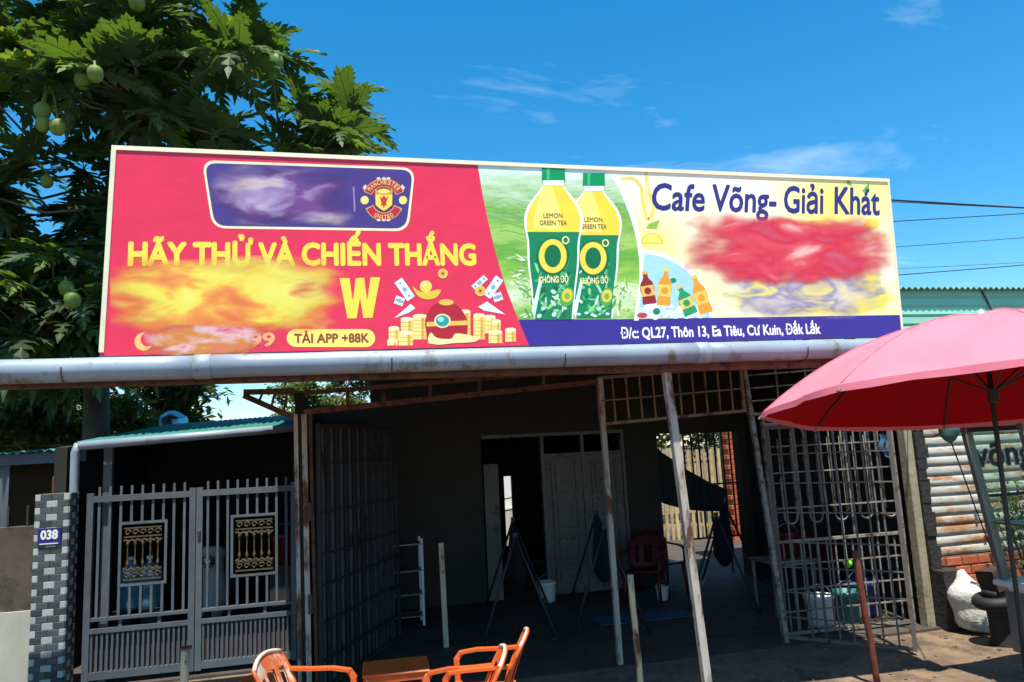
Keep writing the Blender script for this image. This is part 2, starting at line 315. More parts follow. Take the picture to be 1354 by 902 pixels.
tarp = MB(); A, B, C_, D_ = onY(868, 592, 11.05), onY(962, 648, 10.95), onY(955, 676, 10.95), onY(866, 662, 11.05)
g = 10
for j in range(g+1):
    for i in range(g+1):
        p = A.lerp(B, i/g).lerp(D_.lerp(C_, i/g), j/g); p.z -= .06*math.sin(math.pi*i/g); p.y += .03*math.sin(i*1.9+j*.4); tarp.v.append(tuple(p))
for j in range(g):
    for i in range(g): tarp.f.append((j*(g+1)+i, j*(g+1)+i+1, (j+1)*(g+1)+i+1, (j+1)*(g+1)+i)); tarp.mi.append(0)
tt = thing('hanging_tarp', (5.3, 11, 0), 'sagging dark tarp hung across the rear opening to the yard', 'tarp')
obj('tarp_sheet', tarp, m_tarp, tt, True)
for p in (A, B): obj('tarp_pole', MB().tube([(p.x, p.y+.05, 0), (p.x, p.y+.05, p.z+.03)], .02, 6), m_dark, tt)
wg = thing('window_grille', (5.4, YW+.1, 0), 'dark vertical iron grille across the rear opening to the yard', 'grille')
gb = MB().bx(-.011, .011, -.011, .011, 0, 1.62).mesh('bar', m_dark)
for i in range(7): inst('bar', gb, (5.16+i*.13, YW+.1, .6), wg)
for z in (.6, 1.4, 2.2): obj('rail', MB().bx(5.1, 6.05, YW+.088, YW+.112, z, z+.025), m_dark, wg)
# ---------------------------------------------------------------- awning, gutter pipe
PZ = 2.735
aw = thing('awning', (1, 6.1, 0), 'low corrugated awning on rusty purlins between the gutter pipe and gates', 'awning')
obj('roof_sheet', corr(MB(), -6.5, 5.0, YB+.02, PZ+.05, 7.30, 2.93, pitch=.12, amp=.012), mat('awning_sheet', (150, 146, 138), .6, var=.15, spot=(110, 74, 52), spotamt=.42, spotscale=2), aw)
for y, z, nm in ((5.33, 2.665, 0), (6.15, 2.78, 0), (7.16, 2.87, 0)):
    obj('purlin', MB().bx(-6.4, 4.95, y-.03, y+.03, z-.04, z+.03), m_rust, aw)
for x in (-5.2, -3.4, -1.9, .9, 2.35, 4.6):
    obj('rafter', MB().bar((x, 5.36, 2.705), (x, 7.13, 2.86), .04, .05), m_rust, aw)
pipe = thing('gutter_pipe', (-1, YB, PZ), 'long pale grey gutter pipe running along under the billboard', 'pipe')
def pz(x): return PZ-.012+.0065*(x+1.8)
cuts = [-7, -4.4, -.88, 2.72, 5.05]
for xa, xb in zip(cuts, cuts[1:]):
    obj('pipe_length', MB().tube([(xa+(xb-xa)*i/12, YB+.004*mnoise.noise((xa+i*.7, 0, 0)), pz(xa+(xb-xa)*i/12)+.006*mnoise.noise((xa+i*.5, 4, 0))) for i in range(13)], .078, 24), m_pipe, pipe, True)
for x in cuts[1:-1]: obj('coupling', MB().tube([(x-.055, YB, pz(x)), (x-.05, YB, pz(x)), (x+.05, YB, pz(x)), (x+.055, YB, pz(x))], [.079, .0835, .0835, .079], 24), m_pipe, pipe, True)
for x in (-5.6, -3.0, -1.7, .35, 1.6, 3.6, 4.7): obj('strap', MB().tube([(x+.0, YB+.0835*math.cos(a_), pz(x)+.0835*math.sin(a_)) for a_ in [math.pi*(.95+1.1*i/14) for i in range(15)]]+[(x, YB+.09, pz(x)+.1)], .0045, 5), m_rust, pipe)
# shop-front header: two chords with short uprights, left side bracket
hd = thing('header_frame', (1, YF, 0), 'rusty header truss spanning the cafe front below the awning', 'frame')
a1, a2 = onY(402, 545, YF), onY(790, 505, YF); b1, b2 = onY(402, 520, YF), onY(790, 488, YF)
obj('lower_chord', MB().bar(a1, a2, .05, .035), m_rust, hd); obj('upper_chord', MB().bar(b1, b2, .04, .04), m_rust, hd)
for px_ in (455, 500, 560, 625, 713):
    t = (px_-402)/388; p, q = a1.lerp(a2, t), b1.lerp(b2, t); obj('upright', MB().bar(p+Vector((0, 0, .026)), q-Vector((0, 0, .021)), .03, .02), m_rust, hd)
br = thing('wall_bracket', (-.9, YF, 0), 'rusty triangular bracket under the awning beside the left posts', 'bracket')
P1, P2, P3 = onY(322, 523, YF), onY(388, 552, YF), onY(390, 520, YF)
obj('diagonal', MB().bar(P1, P2, .05, .03), m_rust, br); obj('top_chord', MB().bar(P1+Vector((0, 0, .03)), P3+Vector((0, 0, .02)), .05, .03), m_rust, br)
for t in (.3, .55, .8):
    q = P1.lerp(P2, t); obj('web', MB().bar(q, Vector((q.x+.03, q.y, P3.z)), .02, .02), m_rust, br)
# posts along the front
def post(name, a, b, wd, m, label, cat='post', rnd_=False, extra=None):
    a = Vector(a); t = thing(name, a, label, cat)
    mbp = MB()
    if rnd_:
        n = 8; mbp.tube([a.lerp(Vector(b), i/n)+Vector((random.uniform(-.004, .004), random.uniform(-.004, .004), 0)) for i in range(n+1)], wd, 10)
    else: mbp.bar(a, b, wd, wd)
    obj('shaft', mbp, m, t, rnd_)
    d = (Vector(b)-a).normalized()
    if extra == 'cap': obj('top_plate', MB().box(Vector(b)+d*.006, (wd*2.6, wd*2.6, .014), rz=.2), m_rust, t)
    if extra == 'flange': obj('foot_plate', MB().box(Vector((a.x, a.y, a.z+.02)), (wd*2.2, wd*2.2, .02)), m_rust, t)
    return t
def foot(x, y, Y, top):   # straight line through two picture points at depth Y, run down to the ground
    p, q = onY(*top, Y), onY(x, y, Y); k = p.z/(p.z-q.z); return p+(q-p)*k+Vector((0, 0, -.03)), p
a, b = foot(935, 902, 5.36, (880, 486)); post('awning_post', a, b, .058, m_white_rust, 'tall leaning white steel post with chipped rusty paint under the gutter', extra='flange')
a, b = foot(820, 880, YF, (793, 500)); post('front_post', a, b, .05, m_white_rust, 'slim pale square post with a worn foot at the edge of the panel doors')
p = onY(780, 500, YF-.0); post('door_jamb', (b.x-.075, YF, .0), (b.x-.075, YF, 2.7), .03, m_rust, 'thin rusty jamb hanging alongside the slim pale post') if 0 else None
a, b = foot(847, 902, 6.1, (833, 760)); post('stub_post', a, b, .026, m_cream_rust, 'short cream pipe stub with peeling paint standing in the dirt', rnd_=True)
a, b = foot(1160, 900, 5.7, (1130, 728)); post('stub_post', a, b, .028, m_redrust, 'short reddish rusted pipe stub in front of the iron grille gate', rnd_=True)
a, b = foot(243, 902, 6.0, (246, 858)); post('stub_post', a, b, .03, m_cream_rust, 'short pale pipe stub with dark capped top before the grey double gate', rnd_=True, extra='cap')
for x0, x1, wd, lb in ((391, 397, .035, 'outermost white peeling post of the pair beside the grey double gate'), (402, 409, .045, 'inner white post with dark lock box beside the dark side gate')):
    a, b = foot(x1, 900, YF, (x0, 548)); t_ = post('corner_post', a, b, wd, m_white_rust, lb)
    if wd > .04:
        for zz in (.75, 1.55): obj('lock_box', MB().bx(b.x+.0235, b.x+.06, YF-.05, YF+.03, zz, zz+.16), m_dark, t_)
a, b = foot(419, 900, 7.2, (410, 548)); post('corner_post', a, b, .03, m_rust, 'thin rust brown hinge post at the edge of the dark side gate')
p = onZ(590, 857); post('hall_post', (p.x, p.y, 0), (p.x-.02, p.y, onY(582, 718, p.y).z), .055, m_cream_rust, 'short square timber-coloured post standing inside the dark hall')
# ---------------------------------------------------------------- iron gates of the cafe
def grid_leaf(name, A, B, h, nv, nh, label, m, backing=None, r=.011, z0=.03, group=None):
    A = Vector(A); B = Vector(B); t = thing(name, (A.x, A.y, 0), label, 'gate', group); d = (B-A); ln = d.length; d.normalize(); hint = (d.x, d.y, 0)
    f = MB()
    for p in (A, B): f.bar((p.x, p.y, z0), (p.x, p.y, h), .035, .035, hint=hint)
    for z in (z0+.02, h-.02): f.bar(A+d*.018+Vector((0, 0, z)), B-d*.018+Vector((0, 0, z)), .032, .032, hint=(0, 0, 1))
    obj('gate_frame', f, m, t)
    me = MB().bar((0, 0, z0+.036), (0, 0, h-.036), r*2, r*2, hint=hint).mesh('bar', m)
    for i in range(1, nv+1): inst('bar', me, A+d*(ln*i/(nv+1)), t)
    off = Vector((-d.y, d.x, 0))*(-r*2)
    mh = MB().bar(d*.018, d*(ln-.018), r*1.7, r*1.7, hint=(0, 0, 1)).mesh('cross_bar', m)
    for z in nh: inst('cross_bar', mh, A+off+Vector((0, 0, z)), t)
    if backing:
        q = MB(); n = int(ln/.05); o2 = -off*1.6
        for i in range(n):
            a, b = A+o2+d*(ln*i/n), A+o2+d*(ln*(i+1)/n); dd = -off*(.6 if i % 2 else 0)
            q.slab(a+dd+Vector((0, 0, z0)), b+dd+Vector((0, 0, z0)), b+dd+Vector((0, 0, h)), a+dd+Vector((0, 0, h)), .002)
        obj('backing_sheet', q, backing, t)
    return t
m_sheet = mat('dusty_dark_sheet', (84, 88, 92), .75, var=.25, scale=2, spot=(50, 48, 46), spotamt=.42, spotscale=2)
grid_leaf('side_gate', (-.2, 7.2, 0), (.62, 8.95, 0), 2.42, 9, (.3, .62, .95, 1.22, 1.6, 2.05), 'dark barred gate leaf with sheet backing swung into the hall', m_dark, m_sheet)
G0 = Vector((4.45, 7.26, 0)); G1 = Vector((5.98, 7.2, 0)); zT = 2.24
fg = thing('grille_gate', (4.45, 7.26, 0), 'iron grille gate with tall U-shaped bars standing in the shop front', 'gate')
f = MB()
for p in (G0, G1): f.bar((p.x, p.y, .02), (p.x, p.y, zT+.02), .04, .04)
dg = (G1-G0).normalized()
for z in (.05, .98, zT-.02): f.bar(G0+dg*.021+Vector((0, 0, z)), G1-dg*.021+Vector((0, 0, z)), .03, .03, hint=(0, 0, 1))
obj('gate_frame', f, m_grille, fg)
ub = []
for i in range(5):       # upright U loops alternating up and down
    x = .14+i*.3; pts = []
    top, bot = zT-.06, 1.16
    for k in range(9): an = math.pi*k/8; pts.append((x+.075-.075*math.cos(an), -.012, (bot+.075)-.075*math.sin(an)))
    pts = [(x, -.012, top-.12)] + pts + [(x+.15, -.012, top-.12)]
    pt2 = []
    for k in range(9): an = math.pi*k/8; pt2.append((x-.15+.075-.075*math.cos(an), -.034, (top-.075)+.075*math.sin(an)))
    pt2 = [(x-.15, -.034, bot+.1)] + pt2 + [(x, -.034, bot+.1)]
    M_ = Matrix.Translation(G0) @ Matrix.Rotation(math.atan2(dg.y, dg.x), 4, 'Z')
    q = MB().tube(pts, .011, 7).mesh('loop_bar', m_grille, True); inst('loop_bar', q, M_, fg)
    if i: q = MB().tube(pt2, .011, 7).mesh('loop_bar', m_grille, True); inst('loop_bar', q, M_, fg)
M_ = Matrix.Translation(G0) @ Matrix.Rotation(math.atan2(dg.y, dg.x), 4, 'Z')
LG = (G1-G0).length
bm_ = MB().box((0, .012, .515), (.014, .014, .88)).mesh('bar', m_grille)
for i in range(14): inst('bar', bm_, M_ @ Matrix.Translation(((i+1)*LG/15, 0, 0)), fg)
bm_ = MB().box((0, .014, 1.6), (.016, .016, 1.22)).mesh('bar', m_grille)
for i in range(5): inst('bar', bm_, M_ @ Matrix.Translation((.06+i*.3, 0, 0)), fg)
for z in (.28, .5, .75, 1.33, 1.7, 1.98): inst('cross_bar', MB().bar((.02, -.052, z), (LG-.02, -.052, z), .018, .014, hint=(0, 0, 1)).mesh('cross_bar', m_grille), M_, fg)
grid_leaf('folding_gate', (4.43, 7.17, 0), (5.22, 6.3, 0), 2.2, 8, (.25, .5, .75, 1.0, 1.3, 1.6, 1.9), 'plain barred folding gate leaf swung open towards the street', mat('darker_grille_paint', (104, 98, 92), .6, var=.2, spot=RUST, spotamt=.42, spotscale=12), r=.008)
# grille panels above the opening
def panel(name, A, B, C, D, nv, nh, label, m=m_rust):   # A,B bottom left/right  C,D top right/left
    t = thing(name, (A.x, A.y, 0), label, 'grille'); f = MB()
    for p, q in ((A, B), (D, C)): f.bar(p, q, .03, .03, hint=(0, 0, 1))
    for p, q in ((A, D), (B, C)): f.bar(p+Vector((0, .031, -.0)), q+Vector((0, .031, .0)), .03, .03)
    obj('panel_frame', f, m, t)
    for i in range(1, nv): k = i/nv; obj('bar', MB().bar(A.lerp(B, k)+Vector((0, 0, .016)), D.lerp(C, k)-Vector((0, 0, .016)), .017, .017), m, t)
    for j in range(1, nh): k = j/nh; obj('cross_bar', MB().bar(A.lerp(D, k)-Vector((0, .018, 0)), B.lerp(C, k)-Vector((0, .018, 0)), .016, .016, hint=(0, 0, 1)), m, t)
panel('transom_grille', onY(796, 561, YF), onY(986, 543, YF), onY(981, 485, YF), onY(791, 500, YF), 11, 2, 'wide transom grille of square bars above the dark passage', mat('brown_grille_paint', (122, 100, 78), .7, var=.2, spot=(70, 50, 38), spotamt=.42))
panel('upper_grille', onY(992, 548, YF+.1), onY(1180, 533, YF+.1), onY(1172, 465, YF+.1), onY(985, 480, YF+.1), 5, 4, 'coarse upper grille above the gate with U-shaped bars', m_grille)
q = onY(990, 545, YF+.02); post('gate_jamb', (4.39, YF+.06, -.02), (4.2, YF+.06, 2.9), .045, m_grille, 'grey-brown gate jamb leaning between transom grille and coarse grille')
# concrete post and broken wall edge at the right end
cp = thing('concrete_post', (6.06, YF, 0), 'weathered square concrete post between grille gate and rusty corrugated wall', 'post')
obj('shaft', MB().bx(6.03, 6.13, YF-.02, YF+.1, -.02, 2.75, bev=.008), mat('weathered_concrete', (152, 142, 116), .9, var=.2, scale=5, spot=(108, 98, 78), spotamt=.42, spotscale=6, bump=.5, bscale=22), cp)
rg = MB(); n = 22
for i in range(n):
    z0, z1 = i*2.6/n, (i+1)*2.6/n; wdt = .1+.05*random.random()+(.16 if i < 5 else 0)
    rg.bx(6.134, 6.134+wdt, YF-.03-.03*random.random()-(.16 if i < 5 else 0), YF+.08, z0, z1+.001*i)
tag(obj('broken_wall_edge', rg, mat('sooty_masonry', (48, 44, 40), .95, var=.35, scale=9, bump=.7, bscale=20, bdist=.02)), 'crumbling black masonry edge beside the weathered concrete post', 'wall')
# ---------------------------------------------------------------- brick base and corrugated wall on the right
bw = thing('brick_wall', (6.9, YF+.06, 0), 'low orange brick wall under the rusty corrugated sheets', 'wall')
BX0 = 6.17
obj('mortar_core', MB().bx(BX0, 9.6, YF+.012, YF+.2, -.02, .70), m_mortar, bw)
br_m = MB().box((0, 0, 0), (.195, .1, .085), bev=.006).mesh('brick', m_brick); hb_m = MB().box((0, 0, 0), (.095, .1, .085), bev=.006).mesh('brick', m_brick)
for r in range(7):
    x = BX0+(.1 if r % 2 == 0 else .05)
    if r % 2: inst('brick', hb_m, (BX0+.05, YF+.055, .05+r*.1), bw); x = BX0+.205
    else: x = BX0+.1
    for i in range(15):
        inst('brick', br_m, Matrix.Translation((x+i*.207, YF+.05+random.uniform(-.006, .006), .05+r*.1)) @ Matrix.Rotation(random.uniform(-.02, .02), 4, 'Z'), bw)
cw = thing('corrugated_wall', (7.5, YF+.1, .7), 'rusty pale corrugated sheet wall above the low orange bricks', 'wall')
rows = 15; z0 = .71; dz = .108
for i in range(rows):
    z = z0+i*dz; q = MB(); NN = 24
    prof = [(.016, 0), (-.012, .003), (-.017, .03), (-.016, .06), (-.009, .085), (.002, .1), (.012, dz+.006)]
    vs = []
    for j in range(NN+1):
        x = 6.2+3.6*j/NN; sag = .005*mnoise.noise((x*1.4, z*3, 1)); ds = .006*mnoise.noise((x*2.2, z*2, 5))
        vs += [(x, YF+.06+yy+ds, z+zz+sag) for yy, zz in prof]
    k = len(prof); fs = [(j*k+i2, (j+1)*k+i2, (j+1)*k+i2+1, j*k+i2+1) for j in range(NN) for i2 in range(k-1)]
    q.add(vs, fs); q.add([(6.2, YF+.085, z), (9.8, YF+.085, z), (9.8, YF+.085, z+dz-.001), (6.2, YF+.085, z+dz-.001)], [(0, 1, 2, 3)])
    obj('slat', q, m_zinc, cw, True)
gw = thing('green_shed', (8.8, 8.2, 0), 'pale green sheet-clad shed wall with wavy roof edge behind the umbrella', 'building')
gz0, gz1, GY = 2.45, onY(1270, 383, 8.0).z, 8.0; rowsg = 12
for i in range(rowsg):
    z = gz0+(gz1-gz0)*i/rowsg; d_ = (gz1-gz0)/rowsg
    obj('siding_slat', MB().add([(6.3, GY+.0, z), (12.5, GY, z), (12.5, GY-.018, z+d_*.25), (6.3, GY-.018, z+d_*.25), (12.5, GY-.006, z+d_*.97), (6.3, GY-.006, z+d_*.97), (12.5, GY+.0, z+d_), (6.3, GY, z+d_)], [(0, 1, 2, 3), (3, 2, 4, 5), (5, 4, 6, 7)]), m_green_pale, gw)
obj('wall_core', MB().bx(6.3, 12.5, GY+.004, GY+.2, 0, gz1), m_wall_dark, gw)
obj('roof', corr(MB(), 6.1, 12.7, GY-.1, gz1+.0, GY+4, gz1+.55, pitch=.09, amp=.02), mat('grey_green_roof', (120, 150, 138), .5, var=.15, spot=(80, 70, 60), spotamt=.36), gw)
obj('corner_flashing', MB().add([(0, 0, 0)]*0, []).bar((8.3, GY-.03, gz1-.02), (8.47, GY-.03, gz1-.42), .02, .01), m_dark, gw)
# ---------------------------------------------------------------- neighbour's carport, gate, pillar
np_ = thing('carport', (-1.6, YG+1.6, 0), 'carport with green ribbed roof and grey gutter behind the grey gate', 'building')
ra, rb = onY(107, 590, YG), onY(389, 566, YG)
rx0, rx1 = ra.x-.05, -.5
def corrslope(x0, x1, z0, z1, ya, yb, dz, pitch, amp, th=.006):
    n = int((x1-x0)/pitch*4); b = []
    for y, dd in ((ya, 0), (yb, dz)):
        b += [(x0+(x1-x0)*i/n, y, z0+(z1-z0)*i/n+dd+amp*math.sin(math.pi*i/2)) for i in range(n+1)]
    b += [(x, y, z-th) for x, y, z in b]; m = n+1; fs = []
    for i in range(n): fs += [(i, i+1, m+i+1, m+i), (2*m+i, 3*m+i, 3*m+i+1, 2*m+i+1), (i, 2*m+i, 2*m+i+1, i+1), (m+i, m+i+1, 3*m+i+1, 3*m+i)]
    return MB().add(b, fs)
obj('roof', corrslope(rx0, rx1, ra.z+.03, rb.z+.03, YG-.02, YG+4.2, .37, .075, .016), m_green_roof, np_, True)
obj('gutter', MB().tube([(ra.x, YG-.06, ra.z), (rb.x+.02, YG-.06, rb.z)], .045, 10), m_pipe, np_, True)
obj('downpipe', MB().tube([(ra.x, YG-.06, ra.z+.02), (ra.x-.03, YG-.06, ra.z-.06), (ra.x-.03, YG-.06, 1.8), (ra.x-.03, YG-.03, .0)], .042, 10), m_pipe, np_, True)
obj('corner_column', MB().bx(ra.x+.2, ra.x+.28, YG+.05, YG+.13, 0, ra.z-.02), m_gate, np_)
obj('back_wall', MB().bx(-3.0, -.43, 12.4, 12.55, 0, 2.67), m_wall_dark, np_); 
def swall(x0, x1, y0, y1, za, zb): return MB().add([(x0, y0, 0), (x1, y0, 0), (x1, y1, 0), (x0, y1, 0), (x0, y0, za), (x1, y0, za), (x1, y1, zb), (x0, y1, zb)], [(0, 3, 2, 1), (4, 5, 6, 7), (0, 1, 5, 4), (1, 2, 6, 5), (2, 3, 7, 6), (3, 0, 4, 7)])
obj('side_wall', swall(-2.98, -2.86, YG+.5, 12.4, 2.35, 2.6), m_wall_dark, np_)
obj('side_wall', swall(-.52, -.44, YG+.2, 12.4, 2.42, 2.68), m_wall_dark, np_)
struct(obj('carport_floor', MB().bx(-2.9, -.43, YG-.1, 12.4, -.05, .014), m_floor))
gl, gc, gr = onY(116, 664, YG).x, -1.47, -.47
def leaf(x0, x1, label, orn):
    t = thing('gate_leaf', (x0, YG, 0), label, 'gate', 'leaves of the grey double gate'); f = MB(); zt, zm, zl = 1.80, .63, .10
    f.bx(x0, x0+.06, YG-.03, YG+.03, .05, 1.86); f.bx(x1-.06, x1, YG-.03, YG+.03, .05, 1.86)
    for z, h in ((zt-.03, .06), (zm-.015, .03), (.50, .045), (zl-.035, .07)): f.bx(x0+.06, x1-.06, YG-.028, YG+.028, z, z+h)
    obj('gate_frame', f, m_gate, t)
    n = max(7, round((x1-x0-.12)/.1)); sp_ = (x1-x0-.12)/n
    o0, o1 = orn; oz0, oz1 = .97, 1.51
    full = MB().bx(-.012, .012, -.012, .012, zm+.015, zt-.03).mesh('bar', m_gate); spike = MB().bx(-.011, .011, -.011, .011, zt+.03, 1.92).mesh('spike', m_gate)
    up_ = MB().bx(-.012, .012, -.012, .012, oz1+.045, zt-.03).mesh('bar', m_gate); lo_ = MB().bx(-.012, .012, -.012, .012, zm+.015, oz0-.045).mesh('bar', m_gate)
    for i in range(n):
        x = x0+.06+sp_*(i+.5); inst('spike', spike, (x, YG, 0), t)
        if o0 < x < o1: inst('bar', up_, (x, YG, 0), t); inst('bar', lo_, (x, YG, 0), t)
        else: inst('bar', full, (x, YG, 0), t)
    q = MB()
    for z in (oz0-.045, oz1+.02): q.bx(o0, o1, YG-.014, YG+.014, z, z+.025)
    for x in (o0-.0, o1-.025): q.bx(x, x+.025, YG-.015, YG+.015, oz0-.02, oz1+.02)
    obj('ornament_frame', q, m_gate, t)
    for xs_ in (x0+.06+(x1-x0-.12)*.3, x0+.06+(x1-x0-.12)*.7): obj('stay', MB().bx(xs_-.015, xs_+.015, YG-.012, YG+.012, .5455, zm-.0155), m_gate, t)
    oc = MB(); xa, xb = o0+.05, o1-.05
    for za in (oz0+.01, oz1-.11):           # scroll bands top and bottom
        for zz in (za, za+.085): oc.bx(xa, xb, YG-.02, YG-.004, zz, zz+.014)
        k = 5
        for i in range(k):
            xc = xa+(xb-xa)*(i+.5)/k; pts = [(xc+.03*math.cos(a_)*(1-.1*a_), YG-.014, za+.05+.03*math.sin(a_)*(1-.1*a_)) for a_ in [s_*.6 for s_ in range(12)]]
            oc.tube(pts, .007, 5)
    for za in (oz0+.118, oz1-.14):
        oc.tube([(xa+(xb-xa)*i/20, YG-.013, za+.012*math.sin(i*1.9)) for i in range(21)], .012, 5)
    for i in range(5):
        xc = xa+(xb-xa)*(i+.5)/5; oc.lathe((xc, YG-.012, oz0+.13), [(.007, 0), (.016, .04), (.007, .08), (.007, .2), (.016, .24), (.007, .28)], 8)
    obj('cast_ornament', oc, m_gold, t)
    rb_ = MB(); nn = int((x1-x0-.13)/.045); s2 = (x1-x0-.13)/nn
    for i in range(nn):
        xq = x0+.065+s2*i; rb_.bx(xq+.004, xq+s2*.5, YG-.02, YG+.0, zl+.036, .498)
    obj('ribbed_sheet', rb_, m_gate, t); obj('back_sheet', MB().bx(x0+.062, x1-.062, YG+.022, YG+.026, zl+.036, .498), m_gatelow, t)
    return t
leaf(gl, gc-.004, 'grey steel gate leaf hung on the mosaic-tiled pillar with gold cast ornament', (onY(162, 700, YG).x-.03, onY(216, 700, YG).x+.04))
t_ = leaf(gc+.004, gr, 'grey steel gate leaf closing against the white peeling posts with gold cast ornament', (onY(308, 690, YG).x-.02, onY(362, 690, YG).x+.04))
obj('latch', MB().bx(gc+.02, gc+.05, YG-.05, YG-.031, 1.36, 1.42), m_dark, t_)
# tiled pillar with house number
PX0, PX1, PY0, PY1 = -2.865, -2.57, 8.10, 8.36; PT = 1.885
pl = thing('gate_pillar', (-2.72, 8.2, 0), 'square gate pillar clad in dark and white mosaic tiles beside the grey gate', 'pillar')
obj('pillar_core', MB().bx(PX0+.006, PX1-.006, PY0+.006, PY1-.006, -.02, PT), m_mortar, pl)
rw = 30; th = PT/rw; g_ = .003
def tile_mesh(wd, nm, m): return MB().box((0, 0, 0), (wd-g_, .012, th-g_), bev=.002).mesh('tile', m)
wf = PX1-PX0; full_w = tile_mesh(wf/3, 'w', m_tile_w); full_d = tile_mesh(wf/3, 'd', m_tile_d); half_w = tile_mesh(wf/6, 'hw', m_tile_w)
ws = PY1-PY0; sfull_w = tile_mesh(ws/3, 'w', m_tile_w); sfull_d = tile_mesh(ws/3, 'd', m_tile_d); shalf_w = tile_mesh(ws/6, 'hw', m_tile_w)
RZ = Matrix.Rotation(math.pi/2, 4, 'Z')
for r in range(rw):
    z = th*(r+.5); A_ = r % 2
    row = ([(0, 1/6, 'h'), (1/6, 1/2, 'd'), (1/2, 5/6, 'd'), (5/6, 1, 'h')] if A_ else [(0, 1/3, 'd'), (1/3, 2/3, 'w'), (2/3, 1, 'd')])
    for a_, b_, kk in row:
        inst('tile', {'h': half_w, 'd': full_d, 'w': full_w}[kk], (PX0+wf*(a_+b_)/2, PY0, z), pl)
        inst('tile', {'h': shalf_w, 'd': sfull_d, 'w': sfull_w}[kk], Matrix.Translation((PX1, PY0+ws*(a_+b_)/2, z)) @ RZ, pl)
def text_mesh(s, bold=0.0, shear=0.0, spacing=1.0):
    cu = bpy.data.curves.new('lettering', 'FONT'); cu.body = s; cu.shear = shear; cu.space_character = spacing; cu.resolution_u = 3
    o = bpy.data.objects.new('lettering', cu); COL.objects.link(o); bpy.context.view_layer.update()
    me = bpy.data.meshes.new_from_object(o.evaluated_get(bpy.context.evaluated_depsgraph_get()))
    bpy.data.objects.remove(o); bpy.data.curves.remove(cu)
    if bold:                       # heavier weight: the outline stamped round a small circle
        vs = [v.co.copy() for v in me.vertices]; fs = [tuple(p.vertices) for p in me.polygons]; mb_ = MB()
        for k in range(9):
            a_ = k*math.pi/4; d = Vector((0, 0, 0)) if k == 8 else Vector((math.cos(a_), math.sin(a_), 0))*bold
            mb_.add([(v.x+d.x, v.y+d.y, k*.00001) for v in vs], fs)
        me = mb_.mesh('lettering', m_white)
    return me
def put_text(s, BL, BR, capH, Y, m, parent, bold=.0, shear=0.0, spacing=1.0, name='lettering', up_v=None):
    me = text_mesh(s, bold, shear, spacing); xs_ = [v.co.x for v in me.vertices]; x0, x1 = min(xs_), max(xs_)
    BL, BR = Vector(BL), Vector(BR); U = up_v if up_v else Vector((0, 0, 1))
    for v in me.vertices:
        p = BL.lerp(BR, (v.co.x-x0)/(x1-x0)) + U*(v.co.y/.682*capH); v.co = (p.x, (Y if not up_v else p.y)-v.co.z, p.z)
    me.materials.clear(); me.materials.append(m); return link(bpy.data.objects.new(name, me), parent)
s0, s1 = onY(51, 699, PY0), onY(81, 720, PY0)
hn = thing('house_number_plate', (s0.x, PY0, s1.z), 'small blue enamel plate reading 038 on the mosaic-tiled pillar', 'sign')
obj('plate', MB().bx(s0.x, s1.x, PY0-.02, PY0-.007, s1.z, s0.z, bev=.002), m_blue_sign, hn)
wd = s1.x-s0.x; put_text('038', (s0.x+.13*wd, 0, s1.z+.38*(s0.z-s1.z)), (s1.x-.12*wd, 0, s1.z+.38*(s0.z-s1.z)), (s0.z-s1.z)*.48, PY0-.0235, m_white, hn, bold=.045)
put_text('THÔN 13', (s0.x+.1*wd, 0, s1.z+.12*(s0.z-s1.z)), (s1.x-.1*wd, 0, s1.z+.12*(s0.z-s1.z)), (s0.z-s1.z)*.1, PY0-.0235, m_white, hn, bold=.01) if 0 else obj('small_print', MB().bx(s0.x+.1*wd, s1.x-.1*wd, PY0-.0245, PY0-.021, s1.z+.012, s1.z+.022), m_white, hn)
# wall left of the pillar
wl = thing('boundary_wall', (-3.6, 8.3, 0), 'boundary wall with pale plaster base and dark upper part beside the tiled pillar', 'wall')
zs = onY(20, 808, 8.3).z; zt_ = onY(20, 697, 8.3).z
obj('plaster_base', MB().bx(-7, PX0-.004, 8.24, 8.44, -.02, zs), m_conc, wl); obj('upper_wall', MB().bx(-7, PX0-.004, 8.27, 8.42, zs, zt_), mat('dark_stained_wall', (84, 76, 66), .95, var=.3, scale=3, spot=(54, 50, 44), spotamt=.45), wl)
for i in range(8): obj('wall_spike', MB().bar((-4.2+i*.17, 8.34, zt_), (-4.2+i*.17, 8.34, zt_+.2), .02, .02), m_dark, wl)
obj('rod', MB().tube([(-2.78, 8.3, 1.8), (-2.78, 8.3, 2.05)], .012, 6), m_rust, wl)
lh = thing('left_shed', (-4.6, 10, 0), 'low shed with green roof edge and grey fascia behind the boundary wall', 'building')
e0, e1 = onY(-60, 607, 9.2), onY(112, 595, 9.2)
obj('roof', corrslope(-7.5, e1.x+.05, onY(0, 603, 9.2).z+(e0.z-e1.z)*3, e1.z+.03, 9.2, 12.5, .1, .09, .014), m_green_roof, lh, True)
obj('fascia', MB().bar((-7.5, 9.26, e1.z-.02+(e0.z-e1.z)*3), (e1.x, 9.26, e1.z-.06), .03, .12, hint=(0, 0, 1)), m_gate, lh)
obj('shed_wall', MB().bx(-7.5, -3.2, 11, 11.15, 0, 2.3), m_wall, lh)
q = onY(6, 640, 9.3); obj('shed_post', MB().bx(q.x-.05, q.x+.05, 9.28, 9.38, 0, 2.3), m_gate, lh)
